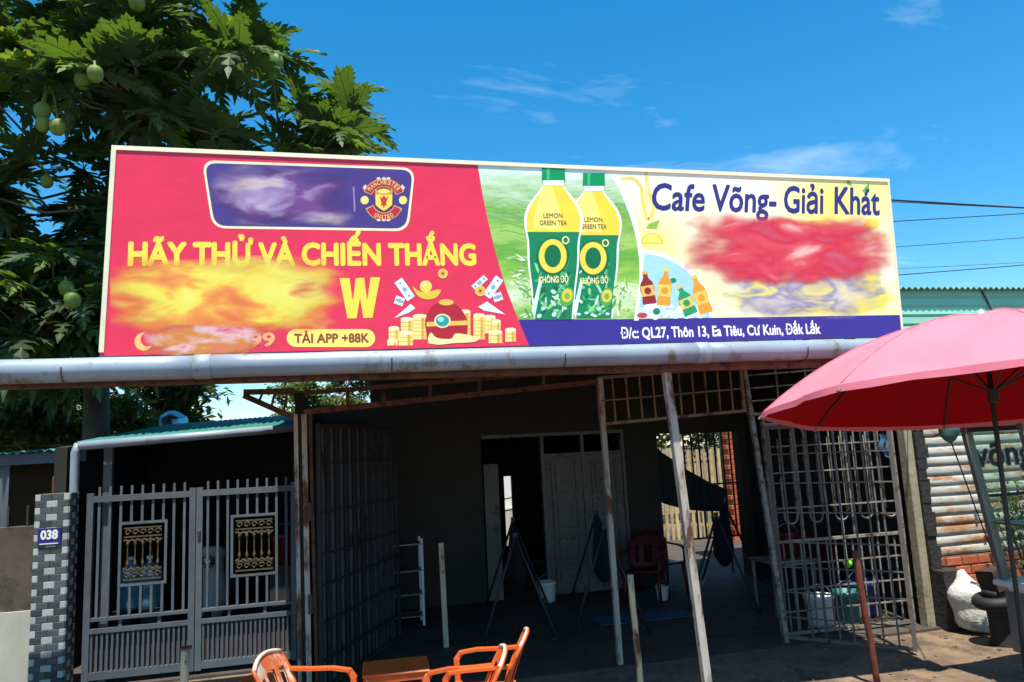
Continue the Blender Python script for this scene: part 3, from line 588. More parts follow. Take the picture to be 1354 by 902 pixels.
# water tank on the carport
ta, tb = onY(200, 560, 12.6), onY(244, 560, 12.6); tx = (ta.x+tb.x)/2; tr_ = (tb.x-ta.x)/2; tz = onY(222, 546, 12.6).z
tk = thing('water_tank', (tx, 12.9, 2.4), 'round stainless steel water tank with blue band above the green carport roof', 'tank')
obj('tank_body', MB().lathe((tx, 12.9, 2.45), [(tr_*.8, 0), (tr_, .04), (tr_, .12), (tr_*1.02, .14), (tr_, .16), (tr_, tz-2.55), (tr_*.9, tz-2.5), (tr_*.5, tz-2.43), (.06, tz-2.4)], 24), m_steel, tk, True)
obj('blue_band', MB().lathe((tx, 12.9, tz-.28), [(tr_+.004, 0), (tr_+.004, .09)], 24), m_blue_sign, tk, True)
obj('tank_stand', MB().bx(tx-tr_, tx+tr_, 12.6, 13.2, 0, 2.44), m_wall_dark, tk)
# ================================================================ BILLBOARD
bb = thing('billboard', (1.5, YB, PZ+.08), 'long red and yellow printed shop billboard in a cream frame above the gutter pipe', 'billboard')
cTL, cTR, cBR, cBL = (148, 193), (1175, 237), (1195, 445), (131, 472)
T3 = [onY(*c, YB) for c in (cTL, cTR, cBR, cBL)]
bk = MB(); pb = [v.copy() for v in T3]
bk.add([(p.x, YB+.006, p.z) for p in pb]+[(p.x, YB+.05, p.z) for p in pb], [(0, 1, 2, 3), (7, 6, 5, 4), (0, 4, 5, 1), (1, 5, 6, 2), (2, 6, 7, 3), (3, 7, 4, 0)])
obj('backing_panel', bk, m_alu, bb)
def edge(a, b, w0):
    a, b = Vector(a), Vector(b); return MB().bar(a, b, w0, .05, hint=(0, 1, 0))
fo = .014
for i, (a, b) in enumerate(((0, 1), (1, 2), (2, 3), (3, 0))):
    ce = (T3[0]+T3[1]+T3[2]+T3[3])/4
    A, B = T3[a].copy(), T3[b].copy()
    if i in (0, 2): s = -1 if i == 0 else 1; A.z += s*fo; B.z += s*fo
    else:
        s = -1 if i == 1 else 1; A.x += s*fo; B.x += s*fo; sg = 1 if A.z > B.z else -1; A.z -= sg*.0285; B.z += sg*.0285
    A.y = B.y = YB+.014
    if i != 2: obj('frame_bar', edge(A, B, .03 if i != 1 else .018), m_cream, bb)
for x in (-.9, .6, 2.1, 3.7):
    obj('brace', MB().bar((x, YB+.08, PZ+.1), (x, YB+.08, 3.7), .04, .04).bar((x, YB+.11, 3.6), (x, 6.3, 2.9), .03, .03), m_rust, bb)
PRM = {}
def pm(c, rough=.32):
    k = tuple(c)
    if k not in PRM: PRM[k] = mat('print_%d_%d_%d' % k, c, rough, var=.05, scale=3, bump=.5, bscale=1.7, rnd=0, bdist=.035, spec=.5)
    return PRM[k]
class Print:
    def __init__(s, name, layer): s.name = name; s.l = layer; s.mb = MB(); s.m = []; s.n = 0
    def k(s, c):
        m = pm(c) if not isinstance(c, bpy.types.Material) else c
        if m not in s.m: s.m.append(m)
        return s.m.index(m)
    def poly(s, pts, c, dl=0):
        s.n += 1; Y = YB-.002-.0004*(s.l+dl)-.000006*s.n
        vs = []
        for x, y in pts: p = onY(x, y, YB); vs.append((p.x, Y, p.z))
        ar = sum(vs[i][0]*vs[(i+1) % len(vs)][2]-vs[(i+1) % len(vs)][0]*vs[i][2] for i in range(len(vs)))
        idx = tuple(range(len(vs))); s.mb.add(vs, [idx if ar > 0 else idx[::-1]], s.k(c)); return s
    def ell(s, x, y, rx, ry, c, dl=0, n=28, a0=0, a1=360, rot=0):
        pts = []; cr, sr = math.cos(rad(rot)), math.sin(rad(rot))
        full = (a1-a0) >= 360; q = n if full else n+1
        for i in range(q):
            a = rad(a0+(a1-a0)*i/n); u, v = rx*math.cos(a), -ry*math.sin(a); pts.append((x+u*cr-v*sr, y+u*sr+v*cr))
        return s.poly(pts, c, dl)
    def ring(s, x, y, rx, ry, t, c, dl=0, n=32, a0=0, a1=360):
        pts = [(x+rx*math.cos(rad(a0+(a1-a0)*i/n)), y-ry*math.sin(rad(a0+(a1-a0)*i/n))) for i in range(n+1)]
        pin = [(x+(rx-t)*math.cos(rad(a0+(a1-a0)*i/n)), y-(ry-t)*math.sin(rad(a0+(a1-a0)*i/n))) for i in range(n+1)]
        for i in range(n): s.poly([pts[i], pts[i+1], pin[i+1], pin[i]], c, dl); s.n -= 1
        s.n += 1; return s
    def stroke(s, pts, wd, c, dl=0):
        for i in range(len(pts)-1):
            (x0, y0), (x1, y1) = pts[i], pts[i+1]; L_ = math.hypot(x1-x0, y1-y0) or 1; nx, ny = -(y1-y0)/L_*wd/2, (x1-x0)/L_*wd/2
            s.poly([(x0+nx, y0+ny), (x1+nx, y1+ny), (x1-nx, y1-ny), (x0-nx, y0-ny)], c, dl); s.n -= 1
        s.n += 1; return s
    def done(s): return obj(s.name, s.mb, s.m, bb)
def ptext(s, bl, br, cap, c, layer, **kw):
    A, B = onY(*bl, YB), onY(*br, YB); h = onY(bl[0], bl[1]-cap, YB).z-A.z
    return put_text(s, A, B, h, YB-.002-.0004*layer, pm(c) if not isinstance(c, bpy.types.Material) else c, bb, **kw)
def spline(pts, n=6):
    o = []
    for i in range(len(pts)-1):
        p0, p1, p2, p3 = pts[max(i-1, 0)], pts[i], pts[i+1], pts[min(i+2, len(pts)-1)]
        for k in range(n):
            t = k/n; o.append(tuple(.5*((2*p1[j])+(-p0[j]+p2[j])*t+(2*p0[j]-5*p1[j]+4*p2[j]-p3[j])*t*t+(-p0[j]+3*p1[j]-3*p2[j]+p3[j])*t**3) for j in (0, 1)))
    return o+[pts[-1]]
RED, YEL, NAVY, PUR, GOLD, CRM = (232, 46, 78), (250, 222, 70), (56, 40, 140), (78, 56, 128), (240, 190, 80), (250, 240, 190)
curve = spline([(631, 215.3), (640, 267), (653, 325), (669, 380), (686, 424), (699.5, 457)])
gcurve = spline([(802, 222.5), (820, 254), (836, 296), (844, 335), (845, 372), (838, 424)])
p = Print('printed_red_field', 0); p.poly([(149.5, 195)]+curve+[(132.5, 471)], RED); p.done()
# green hill print, procedural
def hill_mat():
    m = bpy.data.materials.new('print_tea_hills'); m.use_nodes = True; n = m.node_tree.nodes; l = m.node_tree.links; b = n['Principled BSDF']; b.inputs['Roughness'].default_value = .35
    t = n.new('ShaderNodeTexCoord'); s = n.new('ShaderNodeSeparateXYZ'); l.new(t.outputs['Object'], s.inputs[0])
    nz = n.new('ShaderNodeTexNoise'); nz.inputs['Scale'].default_value = 3.2; nz.inputs['Detail'].default_value = 9; nz.inputs['Roughness'].default_value = .68; mp = n.new('ShaderNodeMapping'); mp.inputs['Rotation'].default_value = (0, rad(24), 0); mp.inputs['Scale'].default_value = (1.1, 1, 5.0)
    l.new(t.outputs['Object'], mp.inputs[0]); l.new(mp.outputs[0], nz.inputs['Vector'])
    mr = n.new('ShaderNodeMapRange'); a, b2 = onY(720, 421, YB).z, onY(720, 220, YB).z; mr.inputs[1].default_value = a; mr.inputs[2].default_value = b2; l.new(s.outputs[2], mr.inputs[0])
    ad = n.new('ShaderNodeMath'); ad.operation = 'MULTIPLY_ADD'; ad.inputs[1].default_value = .55; l.new(nz.outputs[0], ad.inputs[0]); l.new(mr.outputs[0], ad.inputs[2])
    r = n.new('ShaderNodeValToRGB'); cr = r.color_ramp
    cols = [(.15, (70, 140, 40)), (.3, (150, 200, 90)), (.42, (228, 240, 200)), (.52, (160, 206, 80)), (.68, (104, 172, 52)), (.8, (168, 208, 96)), (.95, (120, 176, 70)), (1.12, (190, 220, 170)), (1.3, (232, 246, 240))]
    while len(cr.elements) < len(cols): cr.elements.new(.5)
    for e, (po, c) in zip(cr.elements, cols): e.position = min(1, po/1.35); e.color = (*lin(c), 1)
    sc_ = n.new('ShaderNodeMath'); sc_.operation = 'DIVIDE'; sc_.inputs[1].default_value = 1.35; l.new(ad.outputs[0], sc_.inputs[0]); l.new(sc_.outputs[0], r.inputs[0]); l.new(r.outputs[0], b.inputs['Base Color']); return m
p = Print('printed_tea_hills', 0); p.poly(curve[:-5]+[(686, 424), (838, 424)]+gcurve[::-1][1:], hill_mat()); p.done()
p = Print('printed_tea_rows', 0.5); R2 = random.Random(12)
for i in range(14):
    y0 = 268+i*6.0; pts = spline([(640+.25*i*2, y0+R2.uniform(-3, 3)), (668, y0-8+R2.uniform(-4, 4)), (700, y0+4*math.sin(i*.9)), (760, y0-10+R2.uniform(-6, 6)), (800, y0-16), (826, y0-14)], 4)
    pts = [(x, y) for x, y in pts if 631+(y-214)*.26 < x-3 and 228 < y < 418 and x < 800+min(40, (y-224)*.42)]
    if len(pts) > 2: p.stroke(pts, R2.uniform(.5, 1.2), R2.choice([(112, 170, 62), (140, 194, 86), (172, 212, 120)]))
for i in range(150):
    x, y = R2.uniform(668, 845), R2.uniform(372, 418)
    if 631+(y-214)*.26 < x-8 and x < 835: p.ell(x, y, R2.uniform(3, 8), R2.uniform(.8, 1.8), R2.choice([(120, 190, 70), (190, 224, 140), (230, 244, 214), (84, 160, 60)]), 0, n=8, rot=R2.uniform(20, 160))
for i in range(60):
    x, y = R2.uniform(640, 700), R2.uniform(338, 400)
    if 631+(y-214)*.26 < x-8: p.ell(x, y, R2.uniform(4, 12), R2.uniform(.6, 1.6), R2.choice([(226, 240, 206), (150, 200, 100), (110, 170, 70)]), 0, n=8, rot=R2.uniform(-30, 40))
p.done()
def soft_mat(name, cols, centre, rx, rz_, base=None, nscale=3.0, hard=.25, stretch=(1, 1, 2.4), seed=0):
    # added blur over unreadable lettering, not real print: noise-coloured, fading out towards its rim
    m = bpy.data.materials.new(name); m.use_nodes = True; n = m.node_tree.nodes; l = m.node_tree.links; b = n['Principled BSDF']; b.inputs['Roughness'].default_value = .4
    t = n.new('ShaderNodeTexCoord'); mp = n.new('ShaderNodeMapping'); mp.inputs['Scale'].default_value = stretch; mp.inputs['Location'].default_value = (seed, 0, seed*.7); l.new(t.outputs['Object'], mp.inputs[0])
    nz = n.new('ShaderNodeTexNoise'); nz.inputs['Scale'].default_value = nscale; nz.inputs['Detail'].default_value = 3; nz.inputs['Distortion'].default_value = .5; l.new(mp.outputs[0], nz.inputs['Vector'])
    r = n.new('ShaderNodeValToRGB'); cr = r.color_ramp
    while len(cr.elements) < len(cols): cr.elements.new(.5)
    for e, (po, c) in zip(cr.elements, cols): e.position = po; e.color = (*lin(c), 1)
    l.new(nz.outputs[0], r.inputs[0]); l.new(r.outputs[0], b.inputs['Base Color'])
    m2 = n.new('ShaderNodeMapping'); m2.vector_type = 'TEXTURE'; m2.inputs['Location'].default_value = (centre.x, 0, centre.z); m2.inputs['Scale'].default_value = (rx, 1e6, rz_); l.new(t.outputs['Object'], m2.inputs[0])
    sx_ = n.new('ShaderNodeSeparateXYZ'); l.new(m2.outputs[0], sx_.inputs[0]); pw = []
    for q_ in (0, 2):
        e_ = n.new('ShaderNodeMath'); e_.operation = 'ABSOLUTE'; l.new(sx_.outputs[q_], e_.inputs[0]); e2_ = n.new('ShaderNodeMath'); e2_.operation = 'POWER'; e2_.inputs[1].default_value = 4; l.new(e_.outputs[0], e2_.inputs[0]); pw.append(e2_)
    sm_ = n.new('ShaderNodeMath'); l.new(pw[0].outputs[0], sm_.inputs[0]); l.new(pw[1].outputs[0], sm_.inputs[1])
    ln = n.new('ShaderNodeMath'); ln.operation = 'POWER'; ln.inputs[1].default_value = .25; l.new(sm_.outputs[0], ln.inputs[0])
    n2 = n.new('ShaderNodeTexNoise'); n2.inputs['Scale'].default_value = nscale*1.6; n2.inputs['Detail'].default_value = 2; l.new(mp.outputs[0], n2.inputs['Vector'])
    ad = n.new('ShaderNodeMath'); ad.operation = 'MULTIPLY_ADD'; ad.inputs[1].default_value = .75; l.new(n2.outputs[0], ad.inputs[0]); l.new(ln.outputs[0], ad.inputs[2])
    mr = n.new('ShaderNodeMapRange'); mr.interpolation_type = 'SMOOTHSTEP'; mr.inputs[1].default_value = 1.42; mr.inputs[2].default_value = 1.42-hard; mr.inputs[3].default_value = 0; mr.inputs[4].default_value = .93; l.new(ad.outputs[0], mr.inputs[0])
    l.new(mr.outputs[0], b.inputs['Alpha']); return m
def smear(x0, y0, x1, y1, cols, layer, seed=0, nscale=3.0, hard=.25, name='faded_print'):  # blur patches added over the lettering, no fading of the print
    c = onY((x0+x1)/2, (y0+y1)/2, YB); a, b = onY(x0, y0, YB), onY(x1, y1, YB)
    p = Print(name, layer); p.poly([(x0, y0), (x1, y0), (x1, y1), (x0, y1)], soft_mat('print_blotch_%d' % int(seed*10), cols, c, (b.x-a.x)/2, abs(a.z-b.z)/2, nscale=nscale, hard=hard, seed=seed)); return p.done()
# yellow field with gradient
def yel_mat():
    m = bpy.data.materials.new('print_yellow_wash'); m.use_nodes = True; n = m.node_tree.nodes; l = m.node_tree.links; b = n['Principled BSDF']; b.inputs['Roughness'].default_value = .35
    t = n.new('ShaderNodeTexCoord'); nz = n.new('ShaderNodeTexNoise'); nz.inputs['Scale'].default_value = .9; nz.inputs['Detail'].default_value = 2; l.new(t.outputs['Object'], nz.inputs['Vector'])
    r = n.new('ShaderNodeValToRGB'); cr = r.color_ramp; cr.elements[0].position = .35; cr.elements[0].color = (*lin((248, 248, 222)), 1); cr.elements[1].position = .68; cr.elements[1].color = (*lin((244, 238, 110)), 1)
    e = cr.elements.new(.52); e.color = (*lin((246, 246, 176)), 1); l.new(nz.outputs[0], r.inputs[0]); l.new(r.outputs[0], b.inputs['Base Color']); return m
p = Print('printed_yellow_field', 0); p.poly(gcurve+[(838, 424), (1191.5, 416.5), (1174, 238.5)], yel_mat()); p.done()
p = Print('printed_white_edge', 1); 
for i in range(len(gcurve)-1):
    a, b = gcurve[i], gcurve[i+1]; p.poly([a, (a[0]+6, a[1]), (b[0]+6, b[1]), b], (246, 250, 244))
p.done()
p = Print('printed_navy_band', 1); p.poly([(686, 423), (840, 422), (1191.5, 416.5), (1194, 444.5), (699.5, 457)], NAVY); p.done()
ptext('Đ/c: QL27, Thôn 13, Ea Tiêu, Cư Kuin, Đắk Lắk', (821, 447.5), (1085, 441), 13.5, (250, 250, 250), 3, bold=.028)
# red half
ptext('HÃY THỬ VÀ CHIẾN THẮNG', (169, 350.5), (630, 350), 29, YEL, 3, bold=.045)
p = Print('printed_letter', 3); p.poly([(449, 368), (462, 368), (466.5, 399), (470.5, 368), (481.5, 367.5), (485.5, 398), (490, 367), (502.5, 367), (492.5, 420.5), (480.5, 420.8), (476, 393), (471.5, 421), (459.5, 421.5)], YEL); p.done()
p = Print('printed_pill', 2); y0, y1 = 435.5, 459
p.poly([(392-13*math.sin(a_)*1, 447.2-11.8*math.cos(a_)) for a_ in [math.pi*i/10 for i in range(11)]] + [(484+12*math.sin(a_), 447.2+11.8*math.cos(a_)) for a_ in [math.pi*i/10 for i in range(11)]], (250, 232, 110)); p.done()
ptext('TẢI APP +88K', (389, 453.5), (488, 452.5), 11.5, (150, 60, 40), 4, bold=.03)
ptext('99', (329, 458), (364, 457.5), 17, (244, 170, 110), 3, bold=.035)
p = Print('printed_phone_mark', 2); p.ell(190, 452, 12, 12, (246, 190, 110)); p.ell(195, 449, 9, 9, RED, 1); p.done()
smear(146, 338, 462, 446, [(.3, (236, 120, 60)), (.42, (250, 170, 70)), (.5, (246, 226, 80)), (.62, (250, 236, 110)), (.72, (226, 90, 60))], 5, 1.3, 2.0, .5)
smear(190, 430, 350, 470, [(.32, (226, 120, 90)), (.45, (220, 140, 50)), (.6, (238, 190, 190)), (.7, (230, 60, 80))], 6, 4.1, 4, .4)
# purple panel with cream border
def rr(c4, r):
    o = []
    for i in range(4):
        p0, p1, p2 = Vector((*c4[i-1], 0)), Vector((*c4[i], 0)), Vector((*c4[(i+1) % 4], 0)); a, b = p1+(p0-p1).normalized()*r, p1+(p2-p1).normalized()*r
        for k in range(7): t = k/6; q = a.lerp(p1, t).lerp(p1.lerp(b, t), t); o.append((q.x, q.y))
    return o
p = Print('printed_purple_panel', 1)
p.poly(rr([(267, 212), (549, 222), (540, 306), (281, 302)], 18), CRM); p.poly(rr([(270.5, 215.5), (546, 225), (537, 302.5), (284, 298.8)], 16), PUR, 1); p.done()
p = Print('printed_rule', 3); p.poly([(466.5, 247), (468.5, 247), (470, 280), (468, 280)], (170, 130, 180)); p.done()
smear(278, 214, 474, 301, [(.3, (88, 60, 130)), (.42, (120, 70, 134)), (.52, (170, 146, 186)), (.6, (214, 190, 190)), (.7, (160, 80, 120)), (.8, (110, 80, 150))], 4, 7.7, 2.2, .6)
# round football crest
cxp, cyp = 507.5, 264
p = Print('printed_crest', 3); GD = (232, 186, 88)
p.ring(cxp, cyp, 28.5, 27.5, 11, GD, 0, a0=22, a1=158); p.ring(cxp, cyp, 27.6, 26.6, 9.2, (196, 30, 50), 1, a0=24, a1=156)
p.ring(cxp, cyp, 26.5, 28.5, 11, GD, 0, a0=205, a1=335); p.ring(cxp, cyp, 25.6, 27.6, 9.2, (196, 30, 50), 1, a0=208, a1=332)
for s in (-1, 1): p.ell(cxp+s*25.3, cyp+1, 5.4, 5.6, (238, 226, 120), 2); p.poly([(cxp+s*28, cyp-16), (cxp+s*24, cyp-20), (cxp+s*22.5, cyp-16), (cxp+s*26, cyp-12)], (240, 220, 190), 2)
for dx in (-7, 0, 6): p.ell(cxp+dx, cyp-27.5, 2.6, 2, (240, 220, 180), 2); p.ell(cxp+dx, cyp+27.3, 2.4, 1.8, (240, 200, 180), 2)
sh = [(cxp-12.5, cyp-15), (cxp-10, cyp-12.5), (cxp-5, cyp-14.5), (cxp, cyp-15.5), (cxp+5, cyp-14.5), (cxp+10, cyp-12.5), (cxp+12.5, cyp-15), (cxp+12, cyp+8), (cxp+6, cyp+13), (cxp, cyp+16.5), (cxp-6, cyp+13), (cxp-12, cyp+8)]
p.poly(sh, (170, 40, 44), 2); p.poly([(cxp+(x-cxp)*.9, cyp+(y-cyp)*.92) for x, y in sh], (244, 222, 84), 3)
p.poly([(cxp-11, cyp-13), (cxp-5.5, cyp-9), (cxp+5.5, cyp-9), (cxp+11, cyp-13), (cxp+11, cyp-6.5), (cxp-11, cyp-6.5)], (222, 160, 60), 4)
p.poly([(cxp-5, cyp-8), (cxp+5, cyp-8), (cxp+3, cyp-11.5), (cxp-3, cyp-11.5)], (250, 232, 130), 5)
p.poly([(cxp-5.5, cyp-4), (cxp-2.2, cyp-1.5), (cxp-1.6, cyp-5), (cxp, cyp-4), (cxp+1.6, cyp-5), (cxp+2.2, cyp-1.5), (cxp+6, cyp-4.5), (cxp+4, cyp+1), (cxp+3, cyp+5), (cxp+4.5, cyp+9), (cxp+1.6, cyp+7), (cxp, cyp+12.5), (cxp-1.6, cyp+7), (cxp-4.5, cyp+9), (cxp-3, cyp+5), (cxp-4, cyp+1)], (206, 50, 40), 5); p.done()
def arc_text(s, cx0, cy0, rx, ry, a0, a1, cap, c, layer, flip=False):
    for i, ch in enumerate(s):
        a = rad(a0+(a1-a0)*(i+.5)/len(s)); x, y = cx0+rx*math.cos(a), cy0-ry*math.sin(a)
        tx_, ty_ = (math.sin(a), math.cos(a)) if not flip else (-math.sin(a), -math.cos(a))     # reading direction in pixels
        w_ = cap*.62*(.4 if ch == 'I' else 1); BLp, BRp = (x-tx_*w_/2, y-ty_*w_/2), (x+tx_*w_/2, y+ty_*w_/2)
        A, B = onY(*BLp, YB), onY(*BRp, YB); ux, uy = (ty_, -tx_); T = onY(x+ux*cap, y+uy*cap, YB); Cc = onY(x, y, YB); U = (T-Cc); h = U.length
        o = put_text(ch, A, B, h, 0, pm(c), bb, bold=.02, up_v=U.normalized())
        for v in o.data.vertices: v.co.y += YB-.002-.0004*layer-Cc.y
arc_text('MANCHESTER', cxp, cyp, 20.6, 20.2, 150, 30, 5.6, (246, 214, 120), 6)
arc_text('UNITED', cxp, cyp, 24.6, 26.2, 236, 304, 5.4, (246, 214, 120), 6, flip=True)
# treasure pile print (coins, notes, ingot)
p = Print('printed_treasure', 2); G1_, G2_, NB = (250, 226, 130), (226, 168, 62), (232, 240, 240)
def stack(x, y, wd, h):
    p.poly([(x, y), (x+wd, y), (x+wd, y-h), (x, y-h)], G1_); p.poly([(x+wd*.62, y), (x+wd, y), (x+wd, y-h), (x+wd*.62, y-h)], G2_, 0)
    p.poly([(x+wd*.8, y), (x+wd, y), (x+wd, y-h), (x+wd*.8, y-h)], (240, 206, 110)); p.ell(x+wd/2, y-h, wd/2, 2.6, (254, 244, 190)); 
    for k in range(1, int(h/5)): p.poly([(x, y-k*5), (x+wd, y-k*5), (x+wd, y-k*5-.6), (x, y-k*5-.6)], (206, 150, 70))
for a in ((530, 447, 16, 25), (546, 449, 18, 31), (514, 450, 14, 16), (640, 441, 15, 22), (626, 449, 15, 32), (650, 447, 12, 22), (512, 457, 14, 6), (605, 450, 17, 38), (527, 457, 19, 17), (646, 454, 18, 15), (668, 452, 14, 16)): stack(*a)
def note(cx0, cy0, wd, h, an):
    a = rad(an); ca, sa_ = math.cos(a), math.sin(a); R_ = lambda u, v: (cx0+u*ca-v*sa_, cy0+u*sa_+v*ca)
    p.poly([R_(-wd/2, -h/2), R_(wd/2, -h/2), R_(wd/2, h/2), R_(-wd/2, h/2)], NB, 1); p.ell(cx0, cy0, 3.4, 2.6, (150, 170, 190), 1, rot=an)
    for s in (-1, 1): p.ell(*R_(s*wd*.34, 0), 1.4, 1.4, (120, 150, 190), 1)
note(535, 383, 30, 12, 55); note(652, 380, 30, 12, -55); note(528, 398, 12, 11, 20); note(658, 393, 12, 11, -18); note(634, 374, 22, 8, -42)
p.poly([(521, 421), (543, 402), (549, 408), (540, 414)], NB, 1); p.poly([(632, 406), (644, 399), (668, 416), (640, 411)], NB, 1)
p.poly(spline([(545, 378), (551, 390), (562, 396), (576, 394), (583, 384), (574, 384), (562, 387), (552, 384), (545, 378)]), (244, 200, 60), 1); p.ell(563, 379, 8, 8, (252, 220, 90), 1); p.ell(561, 376, 4, 3, (254, 240, 170), 2)
for x, y, r in ((585.5, 362, 6.5), (635, 385, 7)): p.ell(x, y, r, r, (250, 206, 90), 2); p.ell(x, y, r*.7, r*.7, (240, 180, 70), 2); p.ell(x, y, r*.25, r*.25, (120, 80, 40), 2)
p.poly(spline([(566, 450), (562, 425), (572, 405), (590, 399), (606, 405), (618, 425), (616, 450)]), (186, 24, 40), 0)
p.poly([(564, 426), (618, 424), (618, 430), (564, 432)], (240, 196, 80), 1); p.ell(585, 424.5, 11, 9.5, (250, 224, 150), 2); p.ell(585, 424.5, 8.6, 7.4, (40, 160, 160), 2); p.ell(583, 422.5, 4, 3.2, (170, 236, 230), 2)
p.poly(spline([(566, 446), (570, 440), (578, 447), (596, 448), (604, 441), (630, 446), (628, 452), (600, 454), (580, 456), (566, 454)]), (250, 232, 160), 2); p.ell(590, 400, 10, 4, (240, 196, 80), 1); p.done()
# bottles
def bottle(cx0, top, sc_, layer, name='printed_bottle'):
    p = Print(name, layer); S = lambda x, y: (cx0+x*sc_, top+y*sc_)
    out = spline([(-11, 24), (-16, 32), (-29, 50), (-35, 66), (-35, 82), (-32, 100), (-31, 130), (-27, 165), (-24, 201)], 4); out = out+[(-x+.0, y) for x, y in out[::-1]]
    p.poly([S(x*1.09, y-2 if y < 190 else y) for x, y in out], (246, 250, 240)); p.poly([S(x, y) for x, y in out], (250, 222, 60), 1)
    p.poly([S(x*.5-8, y) for x, y in out if y < 86], (252, 236, 120), 1)
    lab = [(x, y) for x, y in out if y >= 86]; yy = 86
    p.poly([S(-34.5, 86)]+[S(x, y) for x, y in lab]+[S(34.5, 86)], (20, 132, 76), 2)
    random.seed(int(cx0))
    for i in range(60):
        x, y = random.uniform(-26, 22), 104+94*random.random()**.7; a = random.uniform(0, 360); p.ell(*S(x, y), random.uniform(3, 8)*sc_, random.uniform(1.2, 2.6)*sc_, random.choice([(70, 180, 96), (150, 216, 130), (12, 104, 66), (206, 234, 210), (60, 170, 110), (120, 200, 150)]), 3, n=10, rot=a)
    for i in range(6): x = random.uniform(-22, 20); p.ell(*S(x, random.uniform(186, 198)), 3*sc_, 2*sc_, (210, 236, 236), 3, n=8)
    p.poly([S(-25, 201), S(-15, 150), S(-19, 150), S(-29, 190)], (220, 240, 230), 3)
    p.ell(*S(18, 172), 9*sc_, 13*sc_, (90, 170, 60), 4, rot=15); p.ell(*S(18, 170), 7*sc_, 9*sc_, (226, 206, 70), 4, rot=10); p.ell(*S(18, 171), 3.6*sc_, 4.4*sc_, (120, 180, 60), 4)
    p.ell(*S(-1, 118), 22*sc_, 25*sc_, (16, 110, 60), 4); p.ring(cx0-1*sc_, top+118*sc_, 18.5*sc_, 22.5*sc_, 7.5*sc_, (244, 222, 70), 5); p.ring(cx0+16*sc_, top+97*sc_, 5*sc_, 5.4*sc_, 2*sc_, (244, 234, 150), 5)
    p.poly([S(-15, 0), S(15, 0), S(15.5, 18), S(-15.5, 18)], (16, 150, 84), 2); p.poly([S(-14, 18), S(14, 18), S(13, 25), S(-13, 25)], (240, 246, 240), 2); p.poly([S(-9, 0), S(-5, 0), S(-5, 17), S(-9, 17)], (70, 190, 120), 3)
    p.done()
    ptext('KHÔNG ĐỘ', S(-19, 153.5), S(20, 152.5), 8*sc_, (244, 236, 170), layer+6, bold=.035)
    ptext('LEMON', S(-13, 67.5), S(12, 67.5), 6*sc_, (130, 74, 40), layer+4, bold=.01); ptext('GREEN TEA', S(-18, 77), S(18, 77), 6*sc_, (130, 74, 40), layer+4, bold=.01)
bottle(785, 229, .955, 1); bottle(731.5, 221, 1.0, 8)
# right-hand decoration
p = Print('printed_drinks_roundel', 1); cc = (846, 424)
p.poly([(842, 421)]+[(842+104*math.sin(a_)*.98, 423-94*math.cos(a_)) for a_ in [rad(4+82*i/16) for i in range(17)]]+[(942, 420)], (246, 250, 244))
p.poly([(844, 421)]+[(842+98*math.sin(a_)*.98, 423-88*math.cos(a_)) for a_ in [rad(6+80*i/16) for i in range(17)]]+[(938, 420)], (168, 222, 240), 1)
random.seed(3)
for i in range(46):
    x = random.uniform(846, 932); y = random.uniform(404, 419); p.ell(x, y, random.uniform(3, 7), random.uniform(2, 5), random.choice([(226, 242, 246), (206, 234, 242), (244, 250, 250)]), 2, n=9)
p.ell(849, 417, 7, 3.5, (206, 60, 60), 2); p.ell(868, 412, 5, 4.6, (20, 140, 90), 2); p.ell(890, 371, 4, 3.4, (20, 140, 90), 2); p.done()
def mini(x0, y0, x1, y1, wd, c, c2):
    p = Print('printed_small_bottle', 4); dx, dy = x1-x0, y1-y0; L_ = math.hypot(dx, dy); ux, uy = dx/L_, dy/L_; nx, ny = -uy, ux
    S = lambda u, v: (x0+ux*u*L_+nx*v*wd, y0+uy*u*L_+ny*v*wd); pr = spline([(0, .16), (.2, .18), (.36, .42), (.55, .5), (.72, .44), (.96, .48), (1, .4)], 4)
    p.poly([S(u, v) for u, v in pr]+[S(u, -v) for u, v in pr[::-1]], c); p.poly([S(.44, .46), S(.76, .44), S(.76, -.44), S(.44, -.46)], c2, 1); p.ell(*S(.6, 0), wd*.24, wd*.24, c, 2); p.poly([S(0, .2), S(.09, .2), S(.09, -.2), S(0, -.2)], c2, 1); p.done()
mini(852, 359, 859, 402, 19, (150, 34, 34), (236, 190, 80)); mini(881, 355, 877, 404, 19, (226, 160, 40), (250, 214, 90)); mini(898, 378, 914, 416, 19, (40, 160, 96), (236, 206, 90)); mini(917, 364, 934, 414, 19, (230, 160, 40), (250, 206, 80))
p = Print('printed_lemon_stream', 1)
p.stroke(spline([(822, 237), (836, 236), (847, 247), (850, 268), (856, 290), (862, 284), (864, 268), (856, 250), (854, 224)]), 4.5, (246, 222, 96)); p.ell(855, 262, 2.6, 22, (250, 236, 140), 0)
p.done(); p = Print('printed_lemon_slice', 1); p.ell(862, 322, 15, 14, (246, 214, 50), 1, a0=0, a1=180); p.ell(862, 321, 12, 11, (252, 232, 110), 1, a0=0, a1=180); p.done(); p = Print('printed_leaf', 1); p.poly([(854, 302), (858, 296), (872, 291), (868, 303)], (150, 196, 60), 1)
p.done(); p = Print('printed_leaf', 1); p.poly([(1118, 236), (1124, 240), (1126, 246), (1120, 244)], (120, 180, 60), 1); p.done(); p = Print('printed_leaf', 1); p.poly([(1140, 252), (1149, 242), (1149, 250), (1144, 258)], (120, 180, 60), 1); p.done(); p = Print('printed_lemon_slice', 1); p.ell(1152, 296, 10, 7, (246, 226, 80), 1); p.done()
